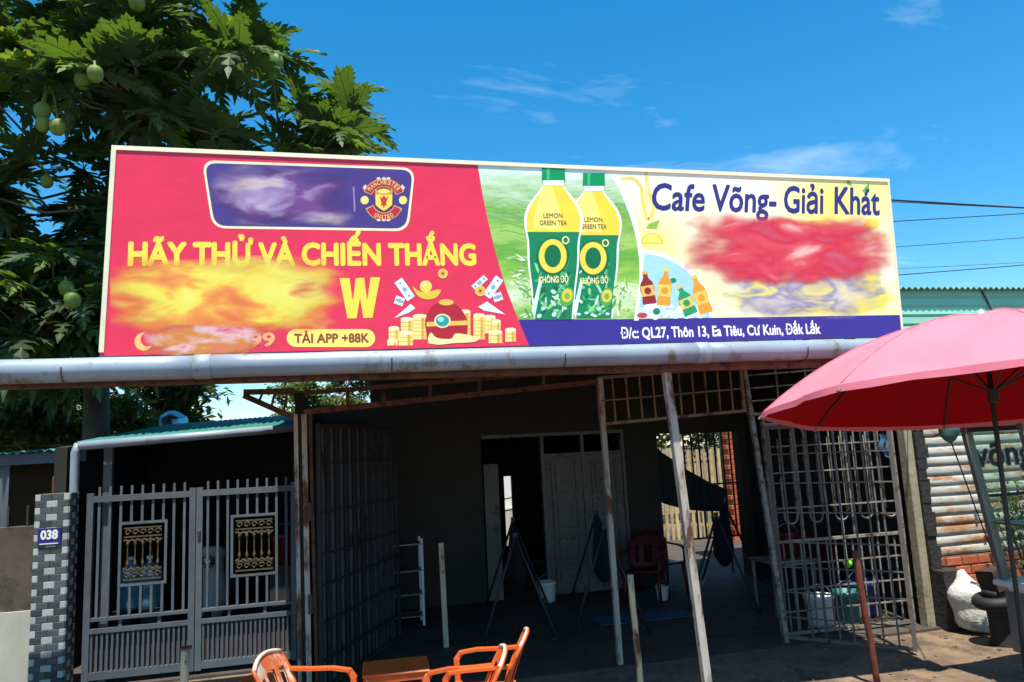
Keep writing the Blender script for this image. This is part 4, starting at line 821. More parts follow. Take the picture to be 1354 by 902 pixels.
for s, a, b, sp_ in (('Cafe', (863, 277), (933, 279), 1), ('Võng-', (945, 279), (1028, 281), 1), ('Giải', (1038, 281), (1092, 282), 1), ('Khát', (1103, 282), (1165, 284), 1)): ptext(s, a, b, 34, (54, 46, 122), 3, bold=.022, shear=.2)
smear(904, 279, 1190, 380, [(.3, (238, 190, 180)), (.42, (226, 80, 90)), (.55, (214, 40, 66)), (.68, (206, 90, 110)), (.8, (240, 200, 180))], 5, 2.9, 1.9, .45)
smear(955, 350, 1165, 422, [(.3, (240, 232, 150)), (.42, (206, 204, 196)), (.5, (150, 148, 176)), (.58, (236, 230, 130)), (.68, (150, 148, 170)), (.78, (240, 232, 120))], 4, 5.5, 2.2, .5)
smear(1020, 360, 1191, 418, [(.3, (246, 236, 80)), (.5, (246, 232, 90)), (.65, (160, 156, 170)), (.8, (240, 232, 140))], 3, 9.1, 2.6, .4)
# ================================================================ UMBRELLA, CART AND STREET OBJECTS
UC = Vector((3.81, 3.685, 0)); UR = 1.325; tocam = (Vector((0, 0, 0))-UC).normalized(); left = Vector((tocam.y, -tocam.x, 0))
um = thing('street_umbrella', (3.95, 3.84, 0), 'large red street umbrella shading the glass food cart', 'umbrella')
if left.x > 0: left = -left
def rimz(al): return 2.245+.13*math.cos(al+rad(18))
apex = Vector((UC.x, UC.y, 2.755)); NS, NR = 8, 9; cm = MB(); seg = 6; per = NS*seg
def ucpt(al, t, dz=0):
    # al: angle from the direction to the camera, positive to the left; t: 0 apex .. 1 rim
    k = (math.degrees(al)-30)/45; fr_ = abs((k+.5) % 1-.5)*2          # 0 on a rib, 1 midway
    rr_ = UR*t*(1-.075*fr_*t); rimh = rimz(al); d = tocam*math.cos(al)+left*math.sin(al)
    drop = (t**2.1)*(apex.z-rimh); sag = .035*fr_*math.sin(math.pi*t)
    return Vector((apex.x, apex.y, apex.z-drop-sag+dz))+d*rr_
vs = []; fs = []
for i in range(NR+1):
    t = .02+.98*i/NR
    for j in range(per): vs.append(ucpt(2*math.pi*j/per+rad(30), t))
for i in range(NR):
    for j in range(per): fs.append((i*per+j, i*per+(j+1) % per, (i+1)*per+(j+1) % per, (i+1)*per+j))
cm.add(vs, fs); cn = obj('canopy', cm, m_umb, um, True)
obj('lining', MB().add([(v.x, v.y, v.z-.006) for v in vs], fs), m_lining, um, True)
va = MB(); vs = []; fs = []
for j in range(per):
    a = 2*math.pi*j/per+rad(30); p0 = ucpt(a, 1.0); vs += [p0+Vector((0, 0, .002)), p0+(tocam*math.cos(a)+left*math.sin(a))*.006+Vector((0, 0, -.035-.004*math.sin(j*2.3)))]
for j in range(per): q = (j+1) % per; fs.append((2*j, 2*q, 2*q+1, 2*j+1))
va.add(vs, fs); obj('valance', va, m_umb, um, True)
for i in range(NS):
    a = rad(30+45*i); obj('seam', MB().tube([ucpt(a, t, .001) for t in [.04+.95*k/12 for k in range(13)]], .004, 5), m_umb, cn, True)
for i in range(NS):
    a = rad(30+45*i); r_ = obj('rib', MB().tube([ucpt(a, t, -.016) for t in (.03, .15, .3, .45, .6, .75, .9, 1.0)], .007, 6), m_dark, um, True)
    obj('rib_tip', MB().tube([ucpt(a, .985, -.014), ucpt(a, 1.015, -.02)], .008, 6), m_alu, r_)
    obj('strut', MB().tube([ucpt(a, .5, -.016), (UC.x+.02, UC.y+.02, 2.28)], .006, 6), m_dark, um)
pb_ = Vector((4.02, 3.95, 0)); obj('pole', MB().tube([pb_, (UC.x, UC.y, 2.74)], .0145, 10), m_dark, um, True)
obj('finial', MB().lathe((UC.x, UC.y, 2.745), [(.02, 0), (.02, .015), (.009, .035), (.004, .045)], 10), m_white, um); obj('sleeve', MB().lathe((UC.x+.02, UC.y+.02, 2.22), [(.032, 0), (.032, .09)], 10), m_dark, um)
obj('base_block', MB().lathe((pb_.x, pb_.y, -.02), [(.26, 0), (.27, .03), (.24, .11), (.05, .14)], 20), m_conc, um, True)
# ---- cart
CYf, CYb = 4.75, 5.3; CT = 2.11; K0 = onY(1322, 792, 5.3).x+.02
ct = thing('food_cart', (5.5, 5.1, 0), 'white food cart with slanted glass cabinet under the red umbrella', 'cart')
obj('cart_body', MB().bx(K0+.05, 6.8, CYf+.02, CYb-.02, .26, .78, bev=.01), m_cart, ct); obj('counter_top', MB().bx(K0-.02, 6.87, CYf-.05, CYb+.05, .782, .825, bev=.006), m_cart, ct)
obj('side_panel', MB().slab((K0+.04, CYf, .26), (K0+.04, CYb, .26), (K0+.04, CYb, .74), (K0+.04, CYf, .74), .008), m_alu, ct)
xt0 = onY(1277, 565, CYb).x
for x_b, x_t in ((K0+.06, xt0), (6.05, 6.05), (6.75, 6.9)):
    for y_ in (CYf, CYb): obj('frame_post', MB().bar((x_b, y_, .826), (x_t, y_, CT-.07), .075, .04), m_alu, ct)
obj('top_beam', MB().bx(xt0-.04, 6.95, CYf-.025, CYf+.025, CT-.07, CT+.01), m_wood, ct); obj('top_beam', MB().bx(xt0-.04, 6.95, CYb-.025, CYb+.025, CT-.07, CT+.01), m_wood, ct)
obj('roof_panel', MB().bx(xt0-.02, 6.93, CYf+.03, CYb-.03, CT-.03, CT), m_alu, ct)
zr = onY(1315, 655, CYb).z
obj('shelf_rail', MB().bx(K0-.03, 6.83, CYb-.012, CYb+.012, zr-.012, zr+.012), m_dark, ct); obj('shelf', MB().bx(K0, 6.8, CYf+.02, CYb-.02, 1.28, 1.295), m_alu, ct)
obj('glass_pane', MB().add([(K0+.08, CYb, .83), (6.03, CYb, .83), (6.03, CYb, CT-.072), (xt0+.02, CYb, CT-.072)], [(0, 1, 2, 3)]), glass('pane_glass'), ct)
gl_ = obj('glass_pane', MB().add([(K0+.08, CYf-.001, .83), (6.03, CYf-.001, .83), (6.03, CYf-.001, CT-.072), (xt0+.02, CYf-.001, CT-.072)], [(0, 1, 2, 3)]), glass('pane_glass'), ct)
obj('glass_pane', MB().add([(K0+.06, CYf+.02, .83), (K0+.06, CYb-.02, .83), (xt0, CYb-.02, CT-.072), (xt0, CYf+.02, CT-.072)], [(0, 1, 2, 3)]), glass('pane_glass'), ct)
for dy_, bo, m_ in ((.004, .05, m_white), (.008, .02, mat('dark_violet_decal', (36, 26, 58), .4, var=.05, bump=0))):
    A_, B_ = onY(1289, 617, CYb), onY(1366, 612, CYb); h_ = onY(1290, 592, CYb).z-A_.z
    put_text('võng', A_, B_, h_*1.28, CYb-dy_, m_, ct, bold=bo, name='lettering')
for x_ in (5.5, 6.65):
    for y_ in (CYf+.06, CYb-.06): obj('leg', MB().bar((x_, y_, -.01), (x_, y_, .262), .04, .04), m_alu, ct)
for x_ in (5.65, 6.5):
    w_ = obj('wheel', MB().lathe((x_, CYf-.04, .2), [(.13, -.02), (.13, .02)], 20, ax=Vector((1, 0, 0)), ay=Vector((0, 0, 1)), az=Vector((0, 1, 0))), m_alu, ct)
    obj('tyre', MB().tube([(x_+.165*math.cos(a_), CYf-.04, .2+.165*math.sin(a_)) for a_ in [2*math.pi*i/20 for i in range(21)]], .035, 8, cap=False), m_black, w_, True)
# jars and greens inside the cabinet
for i, (x_, y_, z_, c_) in enumerate(((5.62, 5.05, .826, m_redpl), (5.85, 5.05, .826, m_steel))):
    t = thing('steel_pot' if i else 'red_jar', (x_, y_, z_), ('lidded steel pot standing in the glass food cart', 'red lidded jar standing in the glass food cart')[1-i], 'pot' if i else 'jar')
    obj('vessel', MB().lathe((x_, y_, z_), [(.06, 0), (.075, .02), (.078, .16), (.07, .18)], 16), c_, t, True); obj('lid', MB().lathe((x_, y_, z_+.18), [(.076, 0), (.07, .02), (.015, .035), (.015, .05)], 16), c_, t, True)
# ---- hanging bag lamp and its cables
hp = onY(1256, 570, CYb)
lampb = thing('hanging_bag', (hp.x, CYb+.0, hp.z-.1), 'green plastic bag with red wrap tied to the corner of the food cart', 'bag')
bgm = MB(); n1_, n2_ = 9, 14; vs = []; fs = []
for i in range(n1_):
    t = i/(n1_-1); r_ = .012+.082*math.sin(math.pi*min(1, t*.94+.06))**.8
    for j in range(n2_):
        a = 2*math.pi*j/n2_; k = 1+.22*mnoise.noise((math.cos(a)*1.4, math.sin(a)*1.4, t*3)); vs.append((hp.x-.01+r_*k*math.cos(a), CYb+.0+.7*r_*k*math.sin(a), hp.z+.1-.2*t))
for i in range(n1_-1):
    for j in range(n2_): fs.append((i*n2_+j, (i+1)*n2_+j, (i+1)*n2_+(j+1) % n2_, i*n2_+(j+1) % n2_))
fs += [tuple(range(n2_)), tuple(range((n1_-1)*n2_+n2_-1, (n1_-1)*n2_-1, -1))]
bgm.add(vs, fs); obj('bag', bgm, mat('teal_plastic_bag', (66, 104, 92), .35, var=.2, scale=12, bump=.5, bscale=25), lampb, True)
obj('red_wrap', MB().lathe((hp.x+.075, CYb+.0, hp.z+.0), [(.02, -.02), (.045, 0), (.05, .04), (.04, .08), (.02, .095)], 10), mat('faded_red_cloth', (120, 38, 34), .9, var=.3, bump=.6, bscale=30), lampb, True)
ca = thing('power_cable', (hp.x, CYb+.0, hp.z), 'black cable hanging from the green bag down to the tyre stand', 'cable')
e_ = onY(1318, 745, 5.6); obj('cable_run', MB().tube([(hp.x, CYb+.0, hp.z-.1), Vector((hp.x, CYb+.0, hp.z-.1)).lerp(e_, .5)+Vector((.0, 0, -.02)), e_], .006, 6), m_wire, ca, True)
s_ = onY(1200, 553, YF-.03); ca = thing('power_cable', s_, 'black cable drooping from the concrete post to the green bag', 'cable')
e2 = Vector((hp.x-.07, CYb+.0, hp.z)); obj('cable_run', MB().tube([s_.lerp(e2, t)+Vector((0, 0, -.12*math.sin(math.pi*t))) for t in [i/8 for i in range(9)]], .006, 6), m_wire, ca, True)
# ---- white sack
sx, sy = 6.44, 6.76
sk = MB(); n1_, n2_ = 13, 20; vs = []; fs = []
for i in range(n1_):
    t = i/(n1_-1); r_ = 1.12*[.12, .2, .22, .225, .225, .225, .222, .215, .2, .165, .11, .07, .05][i]
    for j in range(n2_):
        a = 2*math.pi*j/n2_; k = 1+.13*mnoise.noise((math.cos(a)*1.3, math.sin(a)*1.3, t*4)); z_ = .55*min(1.04, t*1.06)*(1+.05*mnoise.noise((math.cos(a), math.sin(a), 9)))
        vs.append((sx-.14*t+r_*k*math.cos(a), sy+.03*t+r_*k*.8*math.sin(a), max(-.01, z_+.05*t*math.cos(a+2.2))))
for i in range(n1_-1):
    for j in range(n2_): fs.append((i*n2_+j, i*n2_+(j+1) % n2_, (i+1)*n2_+(j+1) % n2_, (i+1)*n2_+j))
fs += [tuple(range(n2_-1, -1, -1)), tuple(range((n1_-1)*n2_, n1_*n2_))]
sk.add(vs, fs); tag(obj('rice_sack', sk, m_sack, smooth=True), 'bulging white woven sack leaning against the low brick wall', 'sack')
# ---- tyre on a stump
tb_ = onZ(1325, 850); tb_ = Vector((6.24, 6.3, 0))
ts = thing('tyre_stand', tb_, 'dark wooden stump with a black tyre round it beside the white sack', 'stand')
stp = MB(); n2_ = 12; vs = []; fs = []
for i, (z_, r_) in enumerate(((-.02, .15), (.04, .13), (.2, .1), (.38, .1), (.46, .115), (.5, .125), (.505, .09))):
    for j in range(n2_): a = 2*math.pi*j/n2_; k = 1+.22*mnoise.noise((math.cos(a)*2, math.sin(a)*2, z_*7)); vs.append((tb_.x-.1*z_+r_*k*math.cos(a), tb_.y+r_*k*math.sin(a), z_))
    if i: fs += [((i-1)*n2_+j, (i-1)*n2_+(j+1) % n2_, i*n2_+(j+1) % n2_, i*n2_+j) for j in range(n2_)]
fs.append(tuple(range((i)*n2_, (i+1)*n2_))); stp.add(vs, fs); obj('stump', stp, m_black, ts, True)
dx_ = Vector((.985, .05, .16)).normalized(); dz_ = Vector((-.16, .1, .98)).normalized(); dy_ = dz_.cross(dx_)
obj('wooden_box', MB().frame((tb_.x-.03, tb_.y, .6), dx_, dy_, dz_, .2, .2, .2), m_wood, ts)
for k in (-1, 0, 1): obj('plank', MB().frame(Vector((tb_.x-.03, tb_.y, .6))-dy_*.106+dz_*(.066*k), dx_, dy_, dz_, .215, .012, .058), m_wood, ts)
obj('tyre', MB().tube([(tb_.x-.05+.145*math.cos(a_), tb_.y+.145*math.sin(a_), .4+.02*math.cos(a_)) for a_ in [2*math.pi*i/20 for i in range(21)]], .062, 10, cap=False), m_black, ts, True)
# ---- orange plastic furniture
def armchair():
    t = bpy.data.objects.new('plastic_armchair', None); t.empty_display_size = .2; link(t)
    # local: faces +X, seat 0.42 high
    se = MB(); n = 6; vs = []; fs = []
    for i in range(n+1):
        for j in range(n+1): x, y = -.2+.42*i/n, -.21+.42*j/n; vs.append((x, y, .425-.02*math.sin(math.pi*i/n)*math.sin(math.pi*j/n)+(.01 if i == n else 0)))
    for i in range(n):
        for j in range(n): fs.append((i*(n+1)+j, (i+1)*(n+1)+j, (i+1)*(n+1)+j+1, i*(n+1)+j+1))
    nb = len(vs); vs += [(x, y, z-.025) for x, y, z in vs]; fs += [tuple(v+nb for v in f[::-1]) for f in fs]
    for i in range(n):
        for a, b in ((i*(n+1), (i+1)*(n+1)), ((i+1)*(n+1)+n, i*(n+1)+n), (i+1, i), (n*(n+1)+i, n*(n+1)+i+1)): fs.append((a, b, b+nb, a+nb)[::-1])
    se.add(vs, fs); obj('seat', se, m_orange, t, True)
    def bkpt(u, v, off=0): # u -1..1 across, v 0..1 up
        wd_ = .2+.05*math.sin(v*math.pi*.7); x = -.2-.12*v-.02*v*v+.05*u*u*(1-.3*v); return Vector((x+off, u*wd_, .43+.385*v-.045*u*u*v*v*1.0))
    bk_ = MB(); nu, nv = 8, 7; vs = []; fs = []
    for off in (0, -.014):
        for i in range(nv+1):
            for j in range(nu+1): vs.append(bkpt(-1+2*j/nu, i/nv, off))
    H_ = (nv+1)*(nu+1); hole = lambda i, j: (1 <= i <= nv-3 and j in (1, 3, 4, 6))
    for i in range(nv):
        for j in range(nu):
            if hole(i, j): continue
            q = (i*(nu+1)+j, i*(nu+1)+j+1, (i+1)*(nu+1)+j+1, (i+1)*(nu+1)+j); fs += [q, tuple(x+H_ for x in q[::-1])]
    bk_.add(vs, fs); bo_ = obj('backrest', bk_, m_orange, t, True)
    ed = [bkpt(-1, i/7, -.007) for i in range(8)]+[bkpt(-1+2*j/8, 1, -.007) for j in range(1, 8)]+[bkpt(1, 1-i/7, -.007) for i in range(8)]
    obj('back_rim', MB().tube(ed, .013, 7), m_orange, bo_, True)
    obj('bleached_top', MB().tube([bkpt(-1+2*j/8, .97, -.007)+Vector((0, 0, .012)) for j in range(0, 9)], .0135, 7), m_orange_glint, bo_, True)  # pale tube added as the sunlit top edge of the backrest
    for s in (-1, 1):
        y = s*.245; q = MB(); pts = [bkpt(s, .62, 0), Vector((-.1, y, .645)), Vector((.05, s*.262, .64)), Vector((.17, y+s*.005, .625)), Vector((.205, y, .58)), Vector((.2, y, .44))]
        for i in range(len(pts)-1): q.bar(pts[i], pts[i+1]+(pts[i+1]-pts[i]).normalized()*.012, .05 if i < 3 else .022, .02 if i < 3 else .04, hint=(0, 0, 1) if i < 3 else (1, 0, 0))
        obj('arm', q, m_orange, t)
        for x, xx in ((.19, .22), (-.2, -.26)): obj('leg', MB().tube([(x, s*.215, .43), ((x+xx)/2, s*.228, .2), (xx, s*.24, 0)], [.03, .024, .018], 6), m_orange, t, True)
    return t
ch = armchair(); gch = 'orange plastic armchairs round the small table'
spots = [((.68, 5.0), 2.93, 'orange plastic armchair with bleached back facing the small table, nearer the street'),
         ((.93, 5.42), 2.84, 'orange plastic armchair turned aside next to the small orange table'),
         ((-.2, 5.38), -.27, 'orange plastic armchair facing away from the grey double gate')]
for i, ((x, y), rz, lb) in enumerate(spots):
    if i == 0: ch.matrix_basis = TR(x, y, 0, rz); tag(ch, lb, 'chair', gch)
    else:
        cc_ = dup(ch, TR(x, y, 0, rz), lb)
        if i == 2:
            for c in cc_.children:
                if c.name.startswith('backrest'): c.data = c.data.copy(); c.data.materials[0] = mat('bleached_backrest', (204, 190, 168), .5, var=.1, spot=(200, 100, 46), spotamt=.5, spotscale=4); c['label'] = 'sun-bleached whitish backrest'
tbm = MB()
def tq(x, y): return onZ(x, y, .5)
q4 = [tq(471, 894.5), tq(554, 886), tq(571, 867), tq(495, 874)]; ce = sum(q4, Vector())/4; ux = (q4[1]-q4[0]).normalized(); an = math.atan2(ux.y, ux.x)
tb = thing('plastic_table', (ce.x, ce.y, 0), 'small square orange plastic table between the armchairs', 'table')
c_, s_ = math.cos(an), math.sin(an); W2, D2 = .25, .2
obj('tabletop', MB().box((ce.x, ce.y, .49), (W2*2, D2*2, .022), rz=an, bev=.008), m_orange, tb)
ap = MB()
for dx, dy, lx, ly in ((0, -1, W2*2-.05, .012), (0, 1, W2*2-.05, .012), (-1, 0, .012, D2*2-.05), (1, 0, .012, D2*2-.05)):
    ox, oy = dx*(W2-.018), dy*(D2-.018); ap.box((ce.x+ox*c_-oy*s_, ce.y+ox*s_+oy*c_, .457), (lx, ly, .044), rz=an)
obj('apron', ap, m_orange, tb)
for sx_ in (-1, 1):
    for sy_ in (-1, 1):
        ox, oy = sx_*(W2-.035), sy_*(D2-.035); P0 = Vector((ce.x+ox*c_-oy*s_, ce.y+ox*s_+oy*c_, .478)); ox *= 1.08; oy *= 1.08; P1_ = Vector((ce.x+ox*c_-oy*s_, ce.y+ox*s_+oy*c_, 0))
        obj('leg', MB().tube([P0, P1_], [.032, .022], 6), m_orange, tb, True)
st = onZ(344, 897, .46)
so_ = thing('plastic_stool', (st.x, st.y, 0), 'round orange plastic stool in front of the grey double gate', 'stool')
obj('stool_seat', MB().lathe((st.x, st.y, .42), [(.145, 0), (.15, .02), (.148, .04), (.135, .046), (.125, .036), (.02, .034)], 24), m_orange, so_, True)
for i in range(4): a_ = math.pi/4+i*math.pi/2; obj('leg', MB().tube([(st.x+.12*math.cos(a_), st.y+.12*math.sin(a_), .425), (st.x+.16*math.cos(a_), st.y+.16*math.sin(a_), 0)], [.03, .02], 6), m_orange, so_, True)
# ================================================================ THINGS IN THE DARK HALL
def hammock(x, y, rz, m, label):
    M_ = TR(x, y, 0, rz); t = thing('hammock_stand', (x, y, 0), label, 'hammock', 'folding hammock stands in the hall'); ml = 1.05
    V = lambda *p: M_ @ Vector(p)
    for s in (-1, 1):
        for q in (-1, 1): obj('stand_leg', MB().tube([V(s*ml*.9, 0, 1.15), V(s*ml*1.05, q*.42, .01)], .016, 6), m_dark, t, True)
        obj('hinge_plate', MB().box(V(s*ml*.9, 0, 1.16), (.06, .05, .05), rz=rz), m_dark, t)
    obj('floor_bar', MB().tube([V(-ml*1.03, .36, .08), V(ml*1.03, .36, .08)], .014, 6), m_dark, t); obj('floor_bar', MB().tube([V(-ml*1.03, -.36, .08), V(ml*1.03, -.36, .08)], .014, 6), m_dark, t)
    vs = []; fs = []; n, k = 14, 6
    for i in range(n+1):
        u = -1+2*i/n; zz = 1.13-.75*(1-u*u); wd = .03+.1*(1-u*u)
        for j in range(k+1): v = -1+2*j/k; vs.append(V(u*ml*.9, v*wd, zz+.16*v*v*(1-u*u)))
    for i in range(n):
        for j in range(k): fs.append((i*(k+1)+j, (i+1)*(k+1)+j, (i+1)*(k+1)+j+1, i*(k+1)+j+1))
    obj('hammock_cloth', MB().add(vs, fs), m, t, True); return t
m_ham = mat('blue_net_cloth', (22, 34, 50), .9, var=.2)
hammock(3.2, 9.2, 1.28, m_ham, 'blue hammock slung on a black frame before the panel doors')
hammock(2.05, 9.1, 1.36, mat('dark_net_cloth', (24, 26, 25), .9, var=.2), 'dark hammock slung on a black frame before the open doorway')
hammock(5.05, 9.5, 1.02, mat('navy_net_cloth', (20, 26, 44), .9, var=.2), 'navy hammock slung on a black frame in the passage to the yard')
def chair_in(x, y, rz, lb, m):
    r = dup(ch, TR(x, y, .012, rz), lb, 'red plastic chairs in the hall')
    r.name = 'plastic_armchair'
    for c in r.children_recursive:
        c.data = c.data.copy(); c.data.materials.clear(); c.data.materials.append(m)
    return r
chair_in(3.9, 9.55, -2.2, 'red plastic armchair standing by the white panel doors', m_redpl)
chair_in(4.35, 10.0, -1.4, 'red plastic armchair pushed against the plain wall beside the panel doors', m_redpl)
chair_in(5.75, 8.6, -2.6, 'red plastic armchair behind the grille gate next to the grey table', m_redpl)
tq_ = thing('low_table', (5.2, 8.35, 0), 'low grey table with thin legs just inside the grille gate', 'table')
obj('tabletop', MB().bx(4.9, 5.5, 8.1, 8.6, .6, .63), m_alu, tq_)
for x in (4.93, 5.47):
    for y in (8.13, 8.57): obj('leg', MB().bx(x-.015, x+.015, y-.015, y+.015, .01, .6), m_alu, tq_)
def cooler(x, y, z, m, lb, s=1):
    t = thing('plastic_bucket', (x, y, z), lb, 'bucket'); obj('bucket_body', MB().lathe((x, y, z), [(.1*s, 0), (.12*s, .02*s), (.14*s, .26*s), (.15*s, .27*s), (.15*s, .3*s), (.13*s, .3*s), (.11*s, .05*s)], 16), m, t, True)
    obj('handle', MB().tube([(x+.145*s*math.cos(a_), y, z+.28*s+.12*s*math.sin(a_)) for a_ in [math.pi*i/8 for i in range(9)]], .006, 6), m_alu, t)
cooler(5.3, 8.35, .63, m_redpl, 'red plastic bucket standing on the low grey table'); cooler(5.82, 7.75, .012, m_bluepl, 'blue plastic bucket behind the grille gate beside the concrete post', 1.3)
cooler(5.5, 7.6, .012, mat('teal_plastic', (40, 110, 110), .4), 'teal plastic bucket behind the grille gate, beside the white one', 1.1); cooler(5.1, 7.55, .012, m_white, 'white plastic bucket behind the grille gate near the folding leaf', 1.1)
cooler(2.72, 10.2, .012, m_white, 'white plastic bucket beside the open doorway of the back room', .9); cooler(4.15, 9.6, .012, m_white, 'small white bucket beside the plain wall in the hall', .6)
rk = thing('white_rack', onZ(560, 830), 'white metal rack with thin shelves by the dark side gate', 'rack'); p_ = onZ(563, 828); rx, ry = p_.x, p_.y
for x in (rx-.02, rx-.48):
    for y in (ry, ry+.3): obj('rack_post', MB().bx(x-.014, x+.014, y-.014, y+.014, .012, 1.05), m_white if x > rx-.1 else m_alu, rk)
for z in (.12, .38, .66, .98): obj('rack_shelf', MB().bx(rx-.5, rx, ry-.02, ry+.32, z, z+.012), m_alu, rk)
tag(obj('floor_mat', MB().bx(2.9, 4.1, 8.55, 9.0, .0165, .026), mat('blue_mat', (58, 84, 112), .9, var=.3, scale=6)), 'flat blue mat lying on the hall floor before the doors', 'mat')
gb_ = onY(1121, 745, 7.5); bl = thing('green_ball', gb_, 'small bright green ball in a net hung behind the grille gate', 'ball')
obj('ball_shell', MB().lathe((gb_.x, 7.5, gb_.z-.05), [(.004, 0), (.03, .01), (.05, .04), (.05, .06), (.03, .09), (.004, .1)], 14), mat('lime_plastic', (130, 220, 40), .4), bl, True); obj('net_string', MB().tube([(gb_.x, 7.5, gb_.z+.05), (gb_.x, 7.5, 2.9)], .003, 5), m_white, bl)
bt = onY(1172, 590, 7.1); rgx = thing('blue_rag', (bt.x, 7.1, bt.z), 'limp blue rag tied on the edge of the grille gate', 'rag'); vs = []; fs = []
for i in range(8):
    for j in range(7): vs.append((bt.x-.05+.1*j/6+.02*math.sin(i*1.3), 7.12+.03*math.sin(j*1.7+i*.6), bt.z+.12-.24*i/7+.02*math.sin(j)))
for i in range(7):
    for j in range(6): fs.append((i*7+j, (i+1)*7+j, (i+1)*7+j+1, i*7+j+1))
obj('cloth', MB().add(vs, fs), mat('blue_cloth', (50, 86, 110), .9, var=.2), rgx, True)
# ---------------------------------------------------------------- things behind the grey gate
mo = thing('motor_scooter', (-1.55, 9.7, 0), 'pale grey scooter parked in the dark carport behind the grey gate', 'scooter')
mx_, my_ = -1.52, 9.55
bd_ = MB(); pr = [(-.02, .0, .03), (.0, .2, .08), (.02, .35, .16), (.08, .55, .2), (.1, .75, .17), (.08, .95, .15), (.05, 1.05, .2), (.0, 1.12, .12)]
vs = []; fs = []
for i, (yy, z_, w_) in enumerate(pr): vs += [(mx_+w_*math.cos(a_), my_+yy-.08*math.sin(a_)*(1 if math.sin(a_) < 0 else 2), z_+.02) for a_ in [2*math.pi*k/12 for k in range(12)]]
for i in range(len(pr)-1): fs += [(i*12+k, i*12+(k+1) % 12, (i+1)*12+(k+1) % 12, (i+1)*12+k) for k in range(12)]
fs.append(tuple(range((len(pr)-1)*12, len(pr)*12))); bd_.add(vs, fs); obj('front_fairing', bd_, m_shirt, mo, True)
hb_ = obj('handlebar', MB().tube([(mx_-.34, my_+.12, 1.05), (mx_-.15, my_+.03, 1.08), (mx_+.15, my_+.03, 1.08), (mx_+.34, my_+.12, 1.05)], .018, 8), m_dark, mo, True)
for s in (-1, 1): obj('mirror', MB().tube([(mx_+s*.2, my_+.04, 1.07), (mx_+s*.27, my_+.02, 1.25)], .006, 5).lathe((mx_+s*.29, my_, 1.3), [(.005, -.045), (.05, -.02), (.05, .02), (.005, .045)], 10), m_dark, mo, True)
obj('headlight', MB().lathe((mx_, my_-.1, .98), [(.08, 0), (.07, -.04), (.02, -.06)], 14, ax=X_(1), ay=Vector((0, 0, 1)), az=Vector((0, 1, 0))), m_steel, mo, True)
obj('seat', MB().bx(mx_-.13, mx_+.13, my_+.6, my_+1.35, .72, .82, bev=.03), m_black, mo); obj('body_cover', MB().bx(mx_-.14, mx_+.14, my_+.55, my_+1.5, .42, .72, bev=.06), m_shirt, mo); obj('footboard', MB().bx(mx_-.15, mx_+.15, my_+.12, my_+.6, .27, .32), m_black, mo)
for yy in (0.0, 1.25):
    w_ = obj('wheel', MB().lathe((mx_, my_+yy, .24), [(.15, -.02), (.15, .02)], 18, ax=Vector((0, 1, 0)), ay=Vector((0, 0, 1)), az=X_(1)), m_alu, mo); obj('tyre', MB().tube([(mx_, my_+yy+.2*math.cos(a_), .24+.2*math.sin(a_)) for a_ in [2*math.pi*i/20 for i in range(21)]], .045, 8, cap=False), m_black, w_, True)
for i, (pxl, c_, lb) in enumerate(((172, m_bottle, 'blue water jug nearest the tiled pillar behind the grey gate'), (197, m_bottle, 'blue water jug beside the scooter behind the grey gate'))):
    q = onY(pxl, 800, 8.95); t = thing('water_jug', (q.x, 8.95, 0), lb, 'water jug')
    obj('crate', MB().bx(q.x-.14, q.x+.14, 8.81, 9.09, .012, .62), m_dark, t); obj('jug_body', MB().lathe((q.x, 8.95, .62), [(.12, 0), (.13, .02), (.13, .1), (.122, .12), (.13, .14), (.13, .26), (.122, .28), (.13, .3), (.13, .36), (.1, .42), (.03, .46), (.03, .5)], 18), c_, t, True)
    obj('jug_cap', MB().lathe((q.x, 8.95, 1.12), [(.034, 0), (.034, .03)], 12), m_white, t)
q = onY(378, 760, 9.0); cooler(q.x, 9.0, .95, m_redpl, 'red plastic bucket on a dark crate behind the right end of the grey gate' if 0 else 'red plastic bucket on a dark crate behind the grey gate', 1.1)
t = thing('dark_crate', (q.x, 9.0, 0), 'dark crate holding up a red bucket behind the grey gate', 'crate'); obj('crate_body', MB().bx(q.x-.16, q.x+.16, 8.84, 9.16, .014, .95, bev=.01), m_dark, t); obj('crate_rim', MB().bx(q.x-.17, q.x+.17, 8.83, 9.17, .88, .92), m_dark, t)
